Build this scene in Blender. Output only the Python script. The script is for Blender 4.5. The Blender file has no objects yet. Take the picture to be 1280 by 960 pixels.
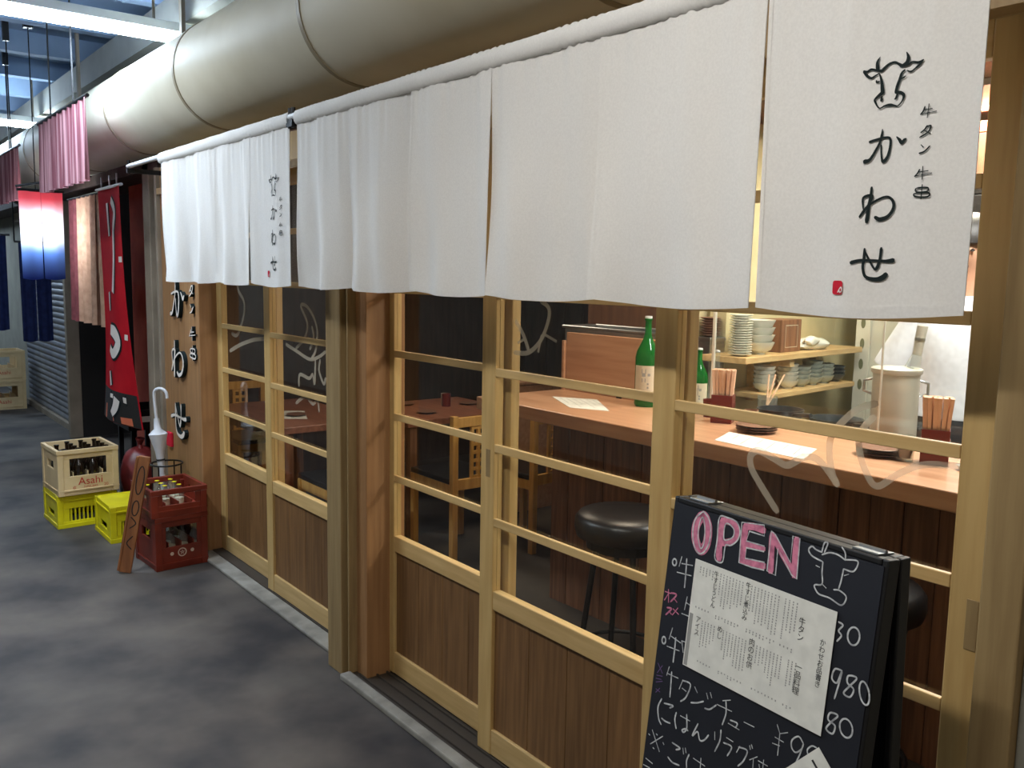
import bpy, bmesh, math, random
from mathutils import Matrix, Vector
random.seed(7)
PI = math.pi
scene = bpy.context.scene
COL = scene.collection
# ------------------------------------------------------------------ camera
cd = bpy.data.cameras.new('camera'); cam = bpy.data.objects.new('camera', cd); COL.objects.link(cam)
cd.sensor_width = 36.0; cd.lens = 1111.4 / 1280 * 36.0; cd.clip_start = 0.02; cd.clip_end = 100
_y, _p, _r = math.radians(51.86), math.radians(7.0), math.radians(0.984)
fwd = Vector((-math.sin(_y) * math.cos(_p), math.cos(_y) * math.cos(_p), -math.sin(_p)))
rgt = Vector((math.cos(_y), math.sin(_y), 0)); upv = rgt.cross(fwd)
r2 = rgt * math.cos(_r) + upv * math.sin(_r); u2 = -rgt * math.sin(_r) + upv * math.cos(_r)
cam.matrix_world = Matrix(((r2.x, u2.x, -fwd.x, 0), (r2.y, u2.y, -fwd.y, -1.671), (r2.z, u2.z, -fwd.z, 1.6), (0, 0, 0, 1)))
scene.camera = cam
# ------------------------------------------------------------------ world, exposure
w = bpy.data.worlds.new('world'); scene.world = w; w.use_nodes = True
w.node_tree.nodes['Background'].inputs[0].default_value = (0.55, 0.65, 0.85, 1)
w.node_tree.nodes['Background'].inputs[1].default_value = 0.12
vs = scene.view_settings
vs.view_transform = 'Standard'; vs.look = 'None'; vs.gamma = 1.0; vs.use_curve_mapping = False; vs.exposure = 0.0
# ------------------------------------------------------------------ large lights (each sits in a lamp fixture built below)
COOL = (0.60, 0.78, 1.0); WARMW = (1.0, 0.90, 0.74); WARM = (1.0, 0.82, 0.62)
def area(loc, sx, sy, power, color, rz=0.0):
    l = bpy.data.lights.new('lamp_light', 'AREA'); l.shape = 'RECTANGLE'; l.size = sx; l.size_y = sy
    l.energy = power; l.color = color
    o = bpy.data.objects.new('lamp_light', l); COL.objects.link(o); o.location = loc; o.rotation_euler = (0, 0, rz)
    return o
# (x, y, z, turned, power, colour, label) of the fluorescent battens under the alley ceiling
ALLEY = [(-5.35, -0.47, 2.93, 1, 34, COOL, 'fluorescent batten lamp glaring above the round duct near the pink curtain'),
         (-9.5, -0.35, 2.93, 1, 40, COOL, 'far fluorescent batten lamp at the left edge above the navy curtains'),
         (-13.5, -1.2, 2.93, 1, 40, COOL, 'farthest fluorescent batten lamp down the alley'),
         (-4.4, -1.5, 2.93, 0, 50, (0.76, 0.87, 1.0), 'fluorescent batten lamp over the alley opposite the sign wall'),
         (-1.1, -1.5, 2.93, 0, 29, (1.0, 0.98, 0.96), 'fluorescent batten lamp above the camera opposite the white curtain'),
         (1.8, -1.5, 2.93, 0, 18, WARM, 'warm fluorescent batten lamp to the right behind the camera')]
for (x, y, z, t, p, c, lb) in ALLEY:
    area((x, y, z - 0.075), 1.1, 0.09, p, c, PI / 2 if t else 0)
# (x, y, power, colour) of the lamps in the shop ceiling
SHOP = [(-1.9, 2.3, 42, (1.0, 0.93, 0.76)), (-2.6, 1.05, 16, WARM), (-1.2, 1.42, 44, (1.0, 0.97, 0.92)), (-4.6, 1.4, 13, WARM)]
for (x, y, p, c) in SHOP:
    area((x, y, 2.395), 0.5, 0.5, p, c)
# ------------------------------------------------------------------ materials
def mat(name, c, rough=0.6, metal=0.0, spec=0.5, c2=None, scale=8.0, stretch=(1, 1, 1), bump=0.0, detail=4.0, lo=0.35, hi=0.65, emit=None, estr=0.0, trans=0.0, vary=0.0):
    m = bpy.data.materials.new(name); m.use_nodes = True
    nt = m.node_tree; b = nt.nodes['Principled BSDF']
    b.inputs['Base Color'].default_value = (*c, 1); b.inputs['Roughness'].default_value = rough
    b.inputs['Metallic'].default_value = metal; b.inputs['Specular IOR Level'].default_value = spec
    tc = nt.nodes.new('ShaderNodeTexCoord'); mp = nt.nodes.new('ShaderNodeMapping'); mp.inputs['Scale'].default_value = stretch
    nz = nt.nodes.new('ShaderNodeTexNoise'); nz.inputs['Scale'].default_value = scale; nz.inputs['Detail'].default_value = detail
    nt.links.new(tc.outputs['Object'], mp.inputs[0]); nt.links.new(mp.outputs[0], nz.inputs['Vector'])
    if c2 is None: c2 = tuple(v * 0.88 for v in c)
    rp = nt.nodes.new('ShaderNodeValToRGB'); e = rp.color_ramp.elements
    e[0].position = lo; e[0].color = (*c2, 1); e[1].position = hi; e[1].color = (*c, 1)
    nt.links.new(nz.outputs['Fac'], rp.inputs[0]); out = rp.outputs[0]
    if vary:
        oi = nt.nodes.new('ShaderNodeObjectInfo'); mr = nt.nodes.new('ShaderNodeMapRange')
        mr.inputs[3].default_value = 1 - vary; mr.inputs[4].default_value = 1 + vary
        mx = nt.nodes.new('ShaderNodeVectorMath'); mx.operation = 'SCALE'
        nt.links.new(oi.outputs['Random'], mr.inputs[0]); nt.links.new(out, mx.inputs[0]); nt.links.new(mr.outputs[0], mx.inputs['Scale']); out = mx.outputs[0]
    nt.links.new(out, b.inputs['Base Color'])
    if bump:
        bp = nt.nodes.new('ShaderNodeBump'); bp.inputs['Strength'].default_value = bump; bp.inputs['Distance'].default_value = 0.01
        nt.links.new(nz.outputs['Fac'], bp.inputs['Height']); nt.links.new(bp.outputs[0], b.inputs['Normal'])
    if emit: b.inputs['Emission Color'].default_value = (*emit, 1); b.inputs['Emission Strength'].default_value = estr
    if trans:
        tr = nt.nodes.new('ShaderNodeBsdfTranslucent'); nt.links.new(out, tr.inputs[0])
        ms = nt.nodes.new('ShaderNodeMixShader'); ms.inputs[0].default_value = trans
        nt.links.new(b.outputs[0], ms.inputs[1]); nt.links.new(tr.outputs[0], ms.inputs[2])
        nt.links.new(ms.outputs[0], nt.nodes['Material Output'].inputs[0])
    return m
def glass_mat(name, tint=(0.97, 0.98, 0.97), ior=1.45, body=None, fac=0.0, rough=0.02):
    m = bpy.data.materials.new(name); m.use_nodes = True; nt = m.node_tree; nt.nodes.remove(nt.nodes['Principled BSDF'])
    t = nt.nodes.new('ShaderNodeBsdfTransparent'); t.inputs[0].default_value = (*tint, 1)
    g = nt.nodes.new('ShaderNodeBsdfGlossy'); g.inputs['Roughness'].default_value = rough
    lw_ = nt.nodes.new('ShaderNodeLayerWeight'); lw_.inputs[0].default_value = 0.5; r0 = ((ior - 1) / (ior + 1)) ** 2
    pw_ = nt.nodes.new('ShaderNodeMath'); pw_.operation = 'POWER'; pw_.inputs[1].default_value = 5
    f = nt.nodes.new('ShaderNodeMath'); f.operation = 'MULTIPLY_ADD'; f.inputs[1].default_value = 1 - r0; f.inputs[2].default_value = r0
    nt.links.new(lw_.outputs['Facing'], pw_.inputs[0]); nt.links.new(pw_.outputs[0], f.inputs[0])
    x = nt.nodes.new('ShaderNodeMixShader'); src = t.outputs[0]
    if body:
        d = nt.nodes.new('ShaderNodeBsdfDiffuse'); d.inputs[0].default_value = (*body, 1)
        y = nt.nodes.new('ShaderNodeMixShader'); y.inputs[0].default_value = fac
        nt.links.new(t.outputs[0], y.inputs[1]); nt.links.new(d.outputs[0], y.inputs[2]); src = y.outputs[0]
    nt.links.new(f.outputs[0], x.inputs[0]); nt.links.new(src, x.inputs[1]); nt.links.new(g.outputs[0], x.inputs[2])
    nt.links.new(x.outputs[0], nt.nodes['Material Output'].inputs[0])
    return m
def S(r, g, b):                                              # sRGB 0-255 to linear
    return tuple(((v / 255) / 12.92 if v / 255 <= 0.04045 else ((v / 255 + 0.055) / 1.055) ** 2.4) for v in (r, g, b))
M = {}
M['hinoki'] = mat('pale_cypress_wood', S(202, 170, 112), 0.45, c2=S(186, 152, 94), scale=5, stretch=(9, 9, 0.7), vary=0.05)
M['hinoki_h'] = mat('pale_cypress_wood_rail', S(208, 176, 120), 0.45, c2=S(192, 158, 102), scale=5, stretch=(0.7, 9, 9), vary=0.05)
M['cedar'] = mat('brown_cedar_board', S(128, 93, 56), 0.5, c2=S(104, 73, 42), scale=6, stretch=(12, 12, 0.6), vary=0.13)
M['signwood'] = mat('orange_brown_sign_board', S(166, 124, 82), 0.5, c2=S(146, 106, 68), scale=4, stretch=(10, 10, 0.5), vary=0.05)
M['postwood'] = mat('weathered_post_wood', S(158, 134, 92), 0.55, c2=S(136, 112, 74), scale=4, stretch=(10, 10, 0.6))
M['shade_and_marks'] = mat('near_black_shade_and_marks', S(30, 26, 24), 0.8)  # paints the shade in gap and doorway; also carving and banner print
M['cloth'] = mat('white_cotton', S(238, 236, 232), 0.85, c2=S(232, 230, 226), scale=200, spec=0.12, trans=0.16)
M['ink'] = mat('black_ink', S(34, 42, 42), 0.8, spec=0.1)
M['sealred'] = mat('red_ink', S(206, 40, 60), 0.8, spec=0.1)
M['duct'] = mat('cream_painted_duct', S(206, 200, 180), 0.58, c2=S(186, 178, 154), scale=1.6, spec=0.3)
M['ductseam'] = mat('duct_seam', S(150, 138, 112), 0.5)
M['asphalt'] = mat('worn_dark_asphalt', S(94, 86, 78), 0.7, c2=S(36, 32, 33), scale=2.2, detail=4, lo=0.34, hi=0.70, bump=0.12)
M['concrete'] = mat('grey_concrete', S(150, 146, 136), 0.8, c2=S(118, 114, 106), scale=9, detail=7, bump=0.1)
M['track'] = mat('dark_sill_track', S(58, 50, 42), 0.6)
M['ceil'] = mat('blue_grey_painted_ceiling', S(160, 184, 214), 0.8, c2=S(136, 160, 192), scale=2)
M['beam'] = mat('pale_grey_painted_beam', S(168, 168, 162), 0.7, c2=S(150, 150, 146), scale=3)
M['greywall'] = mat('grey_wall_panel', S(150, 148, 136), 0.7, c2=S(134, 132, 122), scale=4)
M['steel'] = mat('brushed_steel', S(190, 192, 192), 0.35, 1.0, c2=S(165, 168, 170), scale=4, stretch=(1, 1, 14))
M['blackmetal'] = mat('black_metal', S(26, 26, 28), 0.4, 0.4)
M['lampbody'] = mat('white_lamp_body', S(225, 228, 230), 0.5)
M['glass'] = glass_mat('window_glass')
M['glassline'] = glass_mat('white_glass_paint', (1, 1, 1), 1.01, S(214, 200, 176), 0.42)
M['counter'] = mat('orange_wood_counter', S(204, 158, 124), 0.3, c2=S(186, 138, 104), scale=4, stretch=(0.6, 9, 9))
M['plank'] = mat('dark_brown_plank', S(134, 92, 64), 0.55, c2=S(100, 66, 46), scale=5, stretch=(12, 12, 0.6), vary=0.16)
M['darkwall'] = mat('dark_brown_wall', S(74, 58, 50), 0.7, c2=S(60, 46, 40), scale=5, stretch=(6, 6, 0.6))
M['brownwall'] = mat('brown_wood_wall', S(120, 82, 54), 0.6, c2=S(100, 66, 44), scale=5, stretch=(6, 6, 0.6))
M['cream'] = mat('cream_kitchen_wall', S(214, 204, 164), 0.5, c2=S(200, 190, 150), scale=6)
M['shopfloor'] = mat('shop_floor', S(88, 80, 70), 0.6, c2=S(66, 60, 54), scale=3, detail=6)
M['pine'] = mat('yellow_pine', S(228, 178, 98), 0.45, c2=S(206, 154, 78), scale=5, stretch=(9, 9, 0.8))
M['shelfwood'] = mat('pale_shelf_wood', S(212, 182, 132), 0.45, c2=S(192, 160, 110), scale=5, stretch=(9, 0.8, 9))
M['tabletop'] = mat('red_brown_tabletop', S(156, 104, 80), 0.35, c2=S(132, 84, 64), scale=4, stretch=(0.7, 9, 9))
M['blackpad'] = mat('black_vinyl', S(24, 22, 22), 0.35)
M['board'] = mat('blackboard_face', S(25, 28, 38), 0.6, c2=S(19, 22, 31), scale=3.5, detail=6)
M['boardframe'] = mat('black_board_frame', S(22, 22, 24), 0.45)
M['chalk'] = mat('white_chalk', S(205, 208, 208), 0.95, c2=S(150, 152, 156), scale=90, spec=0.05, lo=0.3, hi=0.6)
M['pinkchalk'] = mat('pink_chalk', S(214, 132, 158), 0.95, c2=S(170, 100, 126), scale=80, spec=0.05, lo=0.3, hi=0.6)
M['purplechalk'] = mat('dull_purple_chalk', S(120, 96, 140), 0.95, spec=0.05)
M['paper'] = mat('white_paper', S(228, 228, 220), 0.8, spec=0.2, scale=30)
M['print'] = mat('grey_print', S(158, 158, 154), 0.9)
M['printdark'] = mat('dark_print', S(48, 48, 50), 0.9)
M['crate_cream'] = mat('cream_crate_plastic', S(222, 196, 150), 0.45, c2=S(206, 178, 132), scale=7)
M['crate_yellow'] = mat('yellow_crate_plastic', S(226, 214, 20), 0.42, c2=S(206, 192, 14), scale=7)
M['crate_brown'] = mat('red_brown_crate_plastic', S(126, 44, 26), 0.42, c2=S(104, 34, 20), scale=7)
M['crate_red'] = mat('red_print', S(190, 40, 30), 0.6)
M['crate_pale'] = mat('pale_print', S(214, 190, 170), 0.6)
M['beer'] = mat('brown_beer_glass', S(30, 20, 12), 0.12, spec=0.8)
M['greenglass'] = glass_mat('green_bottle_glass', (0.16, 0.62, 0.22), 1.5, S(30, 130, 50), 0.45, 0.04)
M['clearglass'] = glass_mat('clear_glass', (0.93, 0.96, 0.94), 1.5, S(220, 225, 222), 0.08, 0.03)
M['label'] = mat('paper_label', S(214, 204, 180), 0.7)
M['redlac'] = mat('dark_red_lacquer', S(110, 34, 26), 0.3)
M['chopstick'] = mat('light_wood_chopstick', S(234, 196, 164), 0.6, c2=S(214, 172, 140), scale=30, vary=0.06)
M['saucer'] = mat('brown_glazed_saucer', S(134, 98, 80), 0.3)
M['white'] = mat('white_ceramic', S(226, 228, 218), 0.25)
M['grey'] = mat('grey_green_ceramic', S(176, 186, 180), 0.3)
M['dark'] = mat('dark_ceramic', S(46, 52, 54), 0.3)
M['whitepaint'] = mat('white_painted_metal', S(226, 226, 214), 0.5)
M['shirt'] = mat('white_shirt_cotton', S(232, 236, 244), 0.85, spec=0.1, scale=40)
M['skin'] = mat('skin', S(206, 156, 126), 0.55, scale=12)
M['hair'] = mat('black_hair', S(22, 18, 16), 0.5)
M['apron'] = mat('black_apron_cotton', S(38, 38, 42), 0.85)
M['trouser'] = mat('dark_trousers', S(44, 46, 54), 0.85)
M['pot'] = mat('dull_aluminium_pot', S(206, 202, 188), 0.5, 0.35, c2=S(186, 182, 170), scale=6)
M['bannerred'] = mat('red_banner_cloth', S(206, 34, 44), 0.8, spec=0.1, c2=S(188, 26, 38), scale=5, trans=0.2)
M['bannerwhite'] = mat('white_banner_print', S(236, 226, 216), 0.8, spec=0.1)
M['beige'] = mat('beige_linen', S(216, 178, 150), 0.85, spec=0.1, c2=S(196, 156, 130), scale=20, trans=0.25)
M['maroon'] = mat('dusty_maroon_linen', S(140, 80, 84), 0.85, spec=0.1, c2=S(120, 68, 72), scale=20)
M['navy'] = mat('navy_cotton', S(30, 40, 78), 0.85, spec=0.1, c2=S(24, 32, 64), scale=20)
M['pinkcloth'] = mat('pink_striped_curtain', S(222, 176, 182), 0.8, spec=0.1, c2=S(158, 98, 108), scale=3, stretch=(14, 14, 0.1), lo=0.42, hi=0.58, trans=0.4)
M['shutter'] = mat('grey_steel_shutter', S(132, 134, 138), 0.45, 0.3, c2=S(112, 114, 120), scale=5)
M['redwall'] = mat('dull_red_brown_wall', S(218, 118, 100), 0.75, c2=S(196, 100, 86), scale=4, spec=0.05)
M['stonepost'] = mat('grey_brown_steel_post', S(150, 136, 118), 0.6, c2=S(128, 116, 100), scale=5)
M['umbrella'] = mat('white_umbrella_cloth', S(224, 226, 230), 0.55, scale=12, trans=0.15)
M['redbag'] = mat('red_plastic_bag', S(124, 42, 40), 0.4, c2=S(84, 28, 28), scale=9)
M['darkred'] = mat('dark_wine_cloth', S(84, 34, 34), 0.6, c2=S(62, 26, 28), scale=9)
M['leaning'] = mat('brown_carved_board', S(150, 96, 56), 0.55, c2=S(124, 76, 44), scale=5, stretch=(9, 9, 0.7))
M['orange'] = mat('orange_red_plastic', S(226, 120, 84), 0.5)
M['olive'] = mat('olive_grey_plastic', S(120, 124, 96), 0.5)
def emitmat(name, c, s):
    m = bpy.data.materials.new(name); m.use_nodes = True; nt = m.node_tree; nt.nodes.remove(nt.nodes['Principled BSDF'])
    e = nt.nodes.new('ShaderNodeEmission'); e.inputs[0].default_value = (*c, 1); e.inputs[1].default_value = s
    nt.links.new(e.outputs[0], nt.nodes['Material Output'].inputs[0]); return m
M['tube_cool'] = emitmat('lit_tube_cool', (0.68, 0.84, 1.0), 95.0)
M['tube_warm'] = emitmat('lit_tube_warm', (1.0, 0.92, 0.78), 22.0)
M['flag'] = mat('glare_painted_flag', (1, 1, 1), 0.8, spec=0.1, trans=0.6)
def _flag():
    m = M['flag']; nt = m.node_tree
    tc = nt.nodes.new('ShaderNodeTexCoord'); sx = nt.nodes.new('ShaderNodeSeparateXYZ'); rp = nt.nodes.new('ShaderNodeValToRGB')
    nt.links.new(tc.outputs['Generated'], sx.inputs[0]); nt.links.new(sx.outputs[2], rp.inputs[0])
    e = rp.color_ramp.elements
    e[0].position = 0.02; e[0].color = (*S(50, 66, 130), 1); e[1].position = 0.30; e[1].color = (*S(150, 180, 225), 1)
    for p, c in ((0.45, S(240, 240, 245)), (0.75, S(245, 235, 238)), (0.92, S(235, 120, 130))):  # white middle is lit glare put into the colour; pink and blue are cloth
        q = e.new(p); q.color = (*c, 1)
    for l in list(nt.links):
        if l.to_socket.name in ('Base Color', 'Color') and l.from_node.type == 'VALTORGB': nt.links.remove(l)
    nt.links.new(rp.outputs[0], nt.nodes['Principled BSDF'].inputs['Base Color'])
    for n in nt.nodes:
        if n.type == 'BSDF_TRANSLUCENT': nt.links.new(rp.outputs[0], n.inputs[0])
_flag()
# ------------------------------------------------------------------ mesh helpers
class G:
    def __init__(s): s.v = []; s.f = []
    def add(s, vs, fs):
        o = len(s.v); s.v += [tuple(p) for p in vs]; s.f += [tuple(i + o for i in f) for f in fs]; return s
    def box(s, x0, x1, y0, y1, z0, z1):
        vs = [(x, y, z) for z in (z0, z1) for y in (y0, y1) for x in (x0, x1)]
        return s.add(vs, [(0, 2, 3, 1), (4, 5, 7, 6), (0, 1, 5, 4), (2, 6, 7, 3), (0, 4, 6, 2), (1, 3, 7, 5)])
    def obox(s, c, ax, ay, az):                              # centre and three half-axis vectors
        c, ax, ay, az = Vector(c), Vector(ax), Vector(ay), Vector(az)
        vs = [c + ax * i + ay * j + az * k for k in (-1, 1) for j in (-1, 1) for i in (-1, 1)]
        return s.add(vs, [(0, 2, 3, 1), (4, 5, 7, 6), (0, 1, 5, 4), (2, 6, 7, 3), (0, 4, 6, 2), (1, 3, 7, 5)])
    def tube(s, pts, r, n=10, closed=False, caps=True):
        pts = [Vector(p) for p in pts]; N = len(pts); rs = r if isinstance(r, (list, tuple)) else [r] * N
        o = len(s.v); prev = None
        for i, p in enumerate(pts):
            if closed: t = pts[(i + 1) % N] - pts[i - 1]
            else: t = pts[min(i + 1, N - 1)] - pts[max(i - 1, 0)]
            t.normalize()
            if prev is None:
                a = Vector((0, 0, 1)) if abs(t.z) < 0.9 else Vector((1, 0, 0)); a = (a - t * a.dot(t)).normalized()
            else: a = (prev - t * prev.dot(t)).normalized()
            prev = a; b = t.cross(a)
            for k in range(n):
                q = 2 * PI * k / n; s.v.append(tuple(p + (a * math.cos(q) + b * math.sin(q)) * rs[i]))
        for i in range(N if closed else N - 1):
            j = (i + 1) % N
            for k in range(n):
                l = (k + 1) % n; s.f.append((o + i * n + k, o + i * n + l, o + j * n + l, o + j * n + k))
        if caps and not closed:
            s.f.append(tuple(o + k for k in reversed(range(n)))); s.f.append(tuple(o + (N - 1) * n + k for k in range(n)))
        return s
    def lathe(s, prof, c=(0, 0, 0), n=20, sx=1, sy=1):       # prof: (radius, z) bottom to top along the outer side
        o = len(s.v); N = len(prof)
        for (r, z) in prof:
            for k in range(n):
                q = 2 * PI * k / n; s.v.append((c[0] + max(r, 1e-4) * math.cos(q) * sx, c[1] + max(r, 1e-4) * math.sin(q) * sy, c[2] + z))
        for i in range(N - 1):
            for k in range(n):
                l = (k + 1) % n; s.f.append((o + i * n + k, o + i * n + l, o + (i + 1) * n + l, o + (i + 1) * n + k))
        s.f.append(tuple(o + k for k in reversed(range(n)))); s.f.append(tuple(o + (N - 1) * n + k for k in range(n)))
        return s
    def grid(s, fn, nu, nv):
        vs = [fn(i / nu, j / nv) for j in range(nv + 1) for i in range(nu + 1)]
        return s.add(vs, [(j * (nu + 1) + i, j * (nu + 1) + i + 1, (j + 1) * (nu + 1) + i + 1, (j + 1) * (nu + 1) + i) for j in range(nv) for i in range(nu)])
    def loft(s, rings, caps=True):
        o = len(s.v); n = len(rings[0])
        for r in rings: s.v += [tuple(p) for p in r]
        for i in range(len(rings) - 1):
            for k in range(n):
                l = (k + 1) % n; s.f.append((o + i * n + k, o + i * n + l, o + (i + 1) * n + l, o + (i + 1) * n + k))
        if caps:
            s.f.append(tuple(o + k for k in reversed(range(n)))); s.f.append(tuple(o + (len(rings) - 1) * n + k for k in range(n)))
        return s
    def xf(s, m): s.v = [tuple(m @ Vector(p)) for p in s.v]; return s
def build(g, name, m, parent=None, smooth=False, bevel=0.0, solid=0.0, sub=0):
    me = bpy.data.meshes.new(name); me.from_pydata(g.v, [], g.f); me.update()
    o = bpy.data.objects.new(name, me); COL.objects.link(o)
    me.materials.append(M[m] if isinstance(m, str) else m)
    if smooth: me.polygons.foreach_set('use_smooth', [True] * len(me.polygons))
    if solid:
        d = o.modifiers.new('thickness', 'SOLIDIFY'); d.thickness = solid; d.offset = 0
    if bevel:
        d = o.modifiers.new('bevel', 'BEVEL'); d.width = bevel; d.segments = 2; d.limit_method = 'ANGLE'; d.angle_limit = 0.6
    if sub:
        d = o.modifiers.new('sub', 'SUBSURF'); d.levels = sub; d.render_levels = sub
    if smooth:
        d = o.modifiers.new('edges', 'EDGE_SPLIT'); d.split_angle = math.radians(45)
    if parent is not None: attach(o, parent)
    return o
def wmat(o):
    m = Matrix.Translation(o.location) @ o.rotation_euler.to_matrix().to_4x4()
    if o.parent: m = wmat(o.parent) @ o.matrix_parent_inverse @ m
    return m
def attach(o, parent):
    o.parent = parent; o.matrix_parent_inverse = wmat(parent).inverted()
def tag(o, label=None, cat=None, group=None, kind=None):
    if label: o['label'] = label
    if cat: o['category'] = cat
    if group: o['group'] = group
    if kind: o['kind'] = kind
    return o
def thing(name, label, cat, loc=(0, 0, 0), group=None, kind=None):
    o = bpy.data.objects.new(name, None); COL.objects.link(o); o.location = loc; o.empty_display_size = 0.1
    return tag(o, label, cat, group, kind)
def dup(root, loc, rz=0.0, label=None, group=None):
    r = root.copy(); COL.objects.link(r); r.location = loc; r.rotation_euler = (0, 0, rz)
    if label: r['label'] = label
    if group: r['group'] = group
    for ch in root.children:
        c = ch.copy(); COL.objects.link(c); c.parent = r
        for g in ch.children:
            d = g.copy(); COL.objects.link(d); d.parent = c
    return r
def struct(g, name, m, label, cat, parent=None, bevel=0.0, smooth=False):
    o = build(g, name, m, parent, smooth, bevel)
    if parent is None: tag(o, label, cat, kind='structure')
    return o
def spline(pts, k=6):                                        # Catmull-Rom through (a, b, w)
    if len(pts) < 3: return pts
    out = []; n = len(pts); closed = pts[0][:2] == pts[-1][:2]
    for i in range(n - 1):
        p1, p2 = pts[i], pts[i + 1]
        p0 = pts[i - 1] if i else (pts[-2] if closed else p1); p3 = pts[i + 2] if i + 2 < n else (pts[1] if closed else p2)
        for j in range(k):
            t = j / k
            out.append(tuple(0.5 * (2 * b + (c - a) * t + (2 * a - 5 * b + 4 * c - d) * t * t + (3 * b - a - 3 * c + d) * t ** 3) for a, b, c, d in zip(p0, p1, p2, p3)))
    out.append(pts[-1]); return out
def ribbon(strokes, fn, unit=1e-4, smooth=True, wmul=1.0):   # strokes in plane units -> flat ribbons; fn(a, b, layer) -> 3D point
    g = G()
    for si, s in enumerate(strokes):
        p = [(a * unit, b * unit, max(c, 2 if unit < 0.01 else 0) * unit * wmul) for a, b, c in s]
        p = spline(p) if smooth else p
        n = len(p); vs = []
        for i in range(n):
            a, b = p[max(i - 1, 0)], p[min(i + 1, n - 1)]
            dx, dy = b[0] - a[0], b[1] - a[1]; l = math.hypot(dx, dy) or 1
            nx, ny = -dy / l, dx / l; h = p[i][2] / 2; ex = 0
            if i in (0, n - 1):                              # rounded ends
                ex = (-1 if i == 0 else 1) * h * 0.55; h *= 0.6
            x, y = p[i][0] + dx / l * ex, p[i][1] + dy / l * ex
            vs.append(fn(x + nx * h, y + ny * h, si)); vs.append(fn(x - nx * h, y - ny * h, si))
        g.add(vs, [(2 * i, 2 * i + 1, 2 * i + 3, 2 * i + 2) for i in range(n - 1)])
    return g
def slab(strokes, fn, depth, unit, wmul=1.0):                # same ribbons with thickness: fn(a, b, d)
    g = G()
    for s in strokes:
        top = ribbon([s], lambda a, b, i: fn(a, b, depth), unit, True, wmul); bot = ribbon([s], lambda a, b, i: fn(a, b, 0), unit, True, wmul)
        n = len(top.v) // 2; o = len(top.v)
        fs = list(top.f) + [tuple(i + o for i in reversed(f)) for f in bot.f]
        for i in range(n - 1):
            fs.append((2 * i + 2, 2 * i + 2 + o, 2 * i + o, 2 * i)); fs.append((2 * i + 1, 2 * i + 1 + o, 2 * i + 3 + o, 2 * i + 3))
        fs.append((0, o, 1 + o, 1)); e = 2 * n - 2; fs.append((e + 1, e + 1 + o, e + o, e))
        g.add(top.v + bot.v, fs)
    return g
def textmesh(body, size, fn):                                # letters as a flat mesh; fn(a, b) -> 3D point
    c = bpy.data.curves.new('text', 'FONT'); c.body = body; c.size = size; c.align_x = 'CENTER'; c.space_line = 0.95
    o = bpy.data.objects.new('text', c); COL.objects.link(o)
    me = bpy.data.meshes.new_from_object(o); g = G()
    g.add([fn(v.co.x, v.co.y) for v in me.vertices], [tuple(p.vertices) for p in me.polygons])
    bpy.data.objects.remove(o); bpy.data.curves.remove(c); bpy.data.meshes.remove(me)
    return g
# ------------------------------------------------------------------ brush, chalk and glass strokes in plane units (0.1 mm): (a, b, width)
COW=[[(-509,1333,42),(-446,1317,36),(-375,1344,36),(-288,1319,35),(-189,1292,47),(-144,1323,52),(-53,1383,40),(40,1395,34),(113,1355,40),(174,1313,57)],[(-509,1327,36),(-442,1250,48),(-364,1199,36),(-293,1226,26),(-223,1254,21)],[(-224,1527,9),(-267,1452,47),(-261,1364,65),(-250,1307,59)],[(245,1519,17),(280,1434,56),(263,1351,68),(186,1306,57)],[(186,1306,45),(289,1315,39),(355,1346,28),(458,1324,33),(540,1346,28)],[(540,1346,22),(472,1279,39),(409,1232,28),(343,1195,28),(273,1222,17)],[(237,1238,28),(183,1194,40),(155,1102,51),(117,989,57),(100,894,57)],[(100,894,52),(183,882,51),(244,831,51),(228,747,28),(152,671,23),(92,684,29),(8,706,46),(-87,703,29),(-181,677,23),(-262,792,35),(-265,837,35),(-197,893,53),(-139,929,70)],[(-216,1247,23),(-171,1120,47),(-151,1007,64),(-138,918,70)],[(-146,864,35),(-154,799,41),(-125,823,12)],[(126,858,34),(107,801,40),(79,789,11)],[(-263,1145,18),(-255,1116,35),(-207,1120,23)],[(184,1108,23),(234,1121,28),(262,1144,9)]]
KA=[[(-316,130,42),(-147,165,41),(-1,175,37),(55,131,44),(59,5,45),(23,-146,53),(-45,-221,61),(-83,-136,33),(-106,60,29)],[(-99,321,16),(-104,215,45),(-132,102,41),(-216,-65,46),(-294,-176,54),(-379,-198,84)],[(165,167,20),(220,113,50),(265,61,60),(313,103,50),(342,119,16)]]
SMALL=[[(623,596,25),(599,529,25),(559,478,25)],[(613,546,25),(742,551,25)],[(557,482,25),(813,501,25)],[(688,628,25),(675,418,25)],[(685,287,25),(641,227,25),(585,187,25)],[(661,266,25),(743,280,25),(702,183,25),(571,114,25)],[(642,218,25),(743,156,25)],[(604,-11,25),(646,-53,25)],[(581,-144,25),(667,-120,25),(749,-44,25)],[(610,-406,25),(575,-469,25),(535,-513,25)],[(593,-446,25),(749,-436,25)],[(531,-509,25),(811,-478,25)],[(660,-363,25),(662,-570,25)],[(579,-709,25),(760,-708,25),(755,-769,25),(588,-767,25),(579,-709,25)],[(559,-790,25),(780,-790,25),(775,-853,25),(567,-841,25),(559,-790,25)],[(672,-655,25),(666,-885,25)]]
WA=[[(-221,-640,43),(-224,-764,48),(-247,-966,57),(-266,-1227,72)],[(-339,-1008,24),(-353,-813,43),(-198,-788,47),(-272,-965,38),(-397,-1142,34)],[(-398,-1131,34),(-272,-965,43),(-107,-861,38),(59,-814,37),(172,-887,51),(192,-1010,55),(107,-1140,60),(-35,-1190,71),(-123,-1149,57)]]
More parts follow.
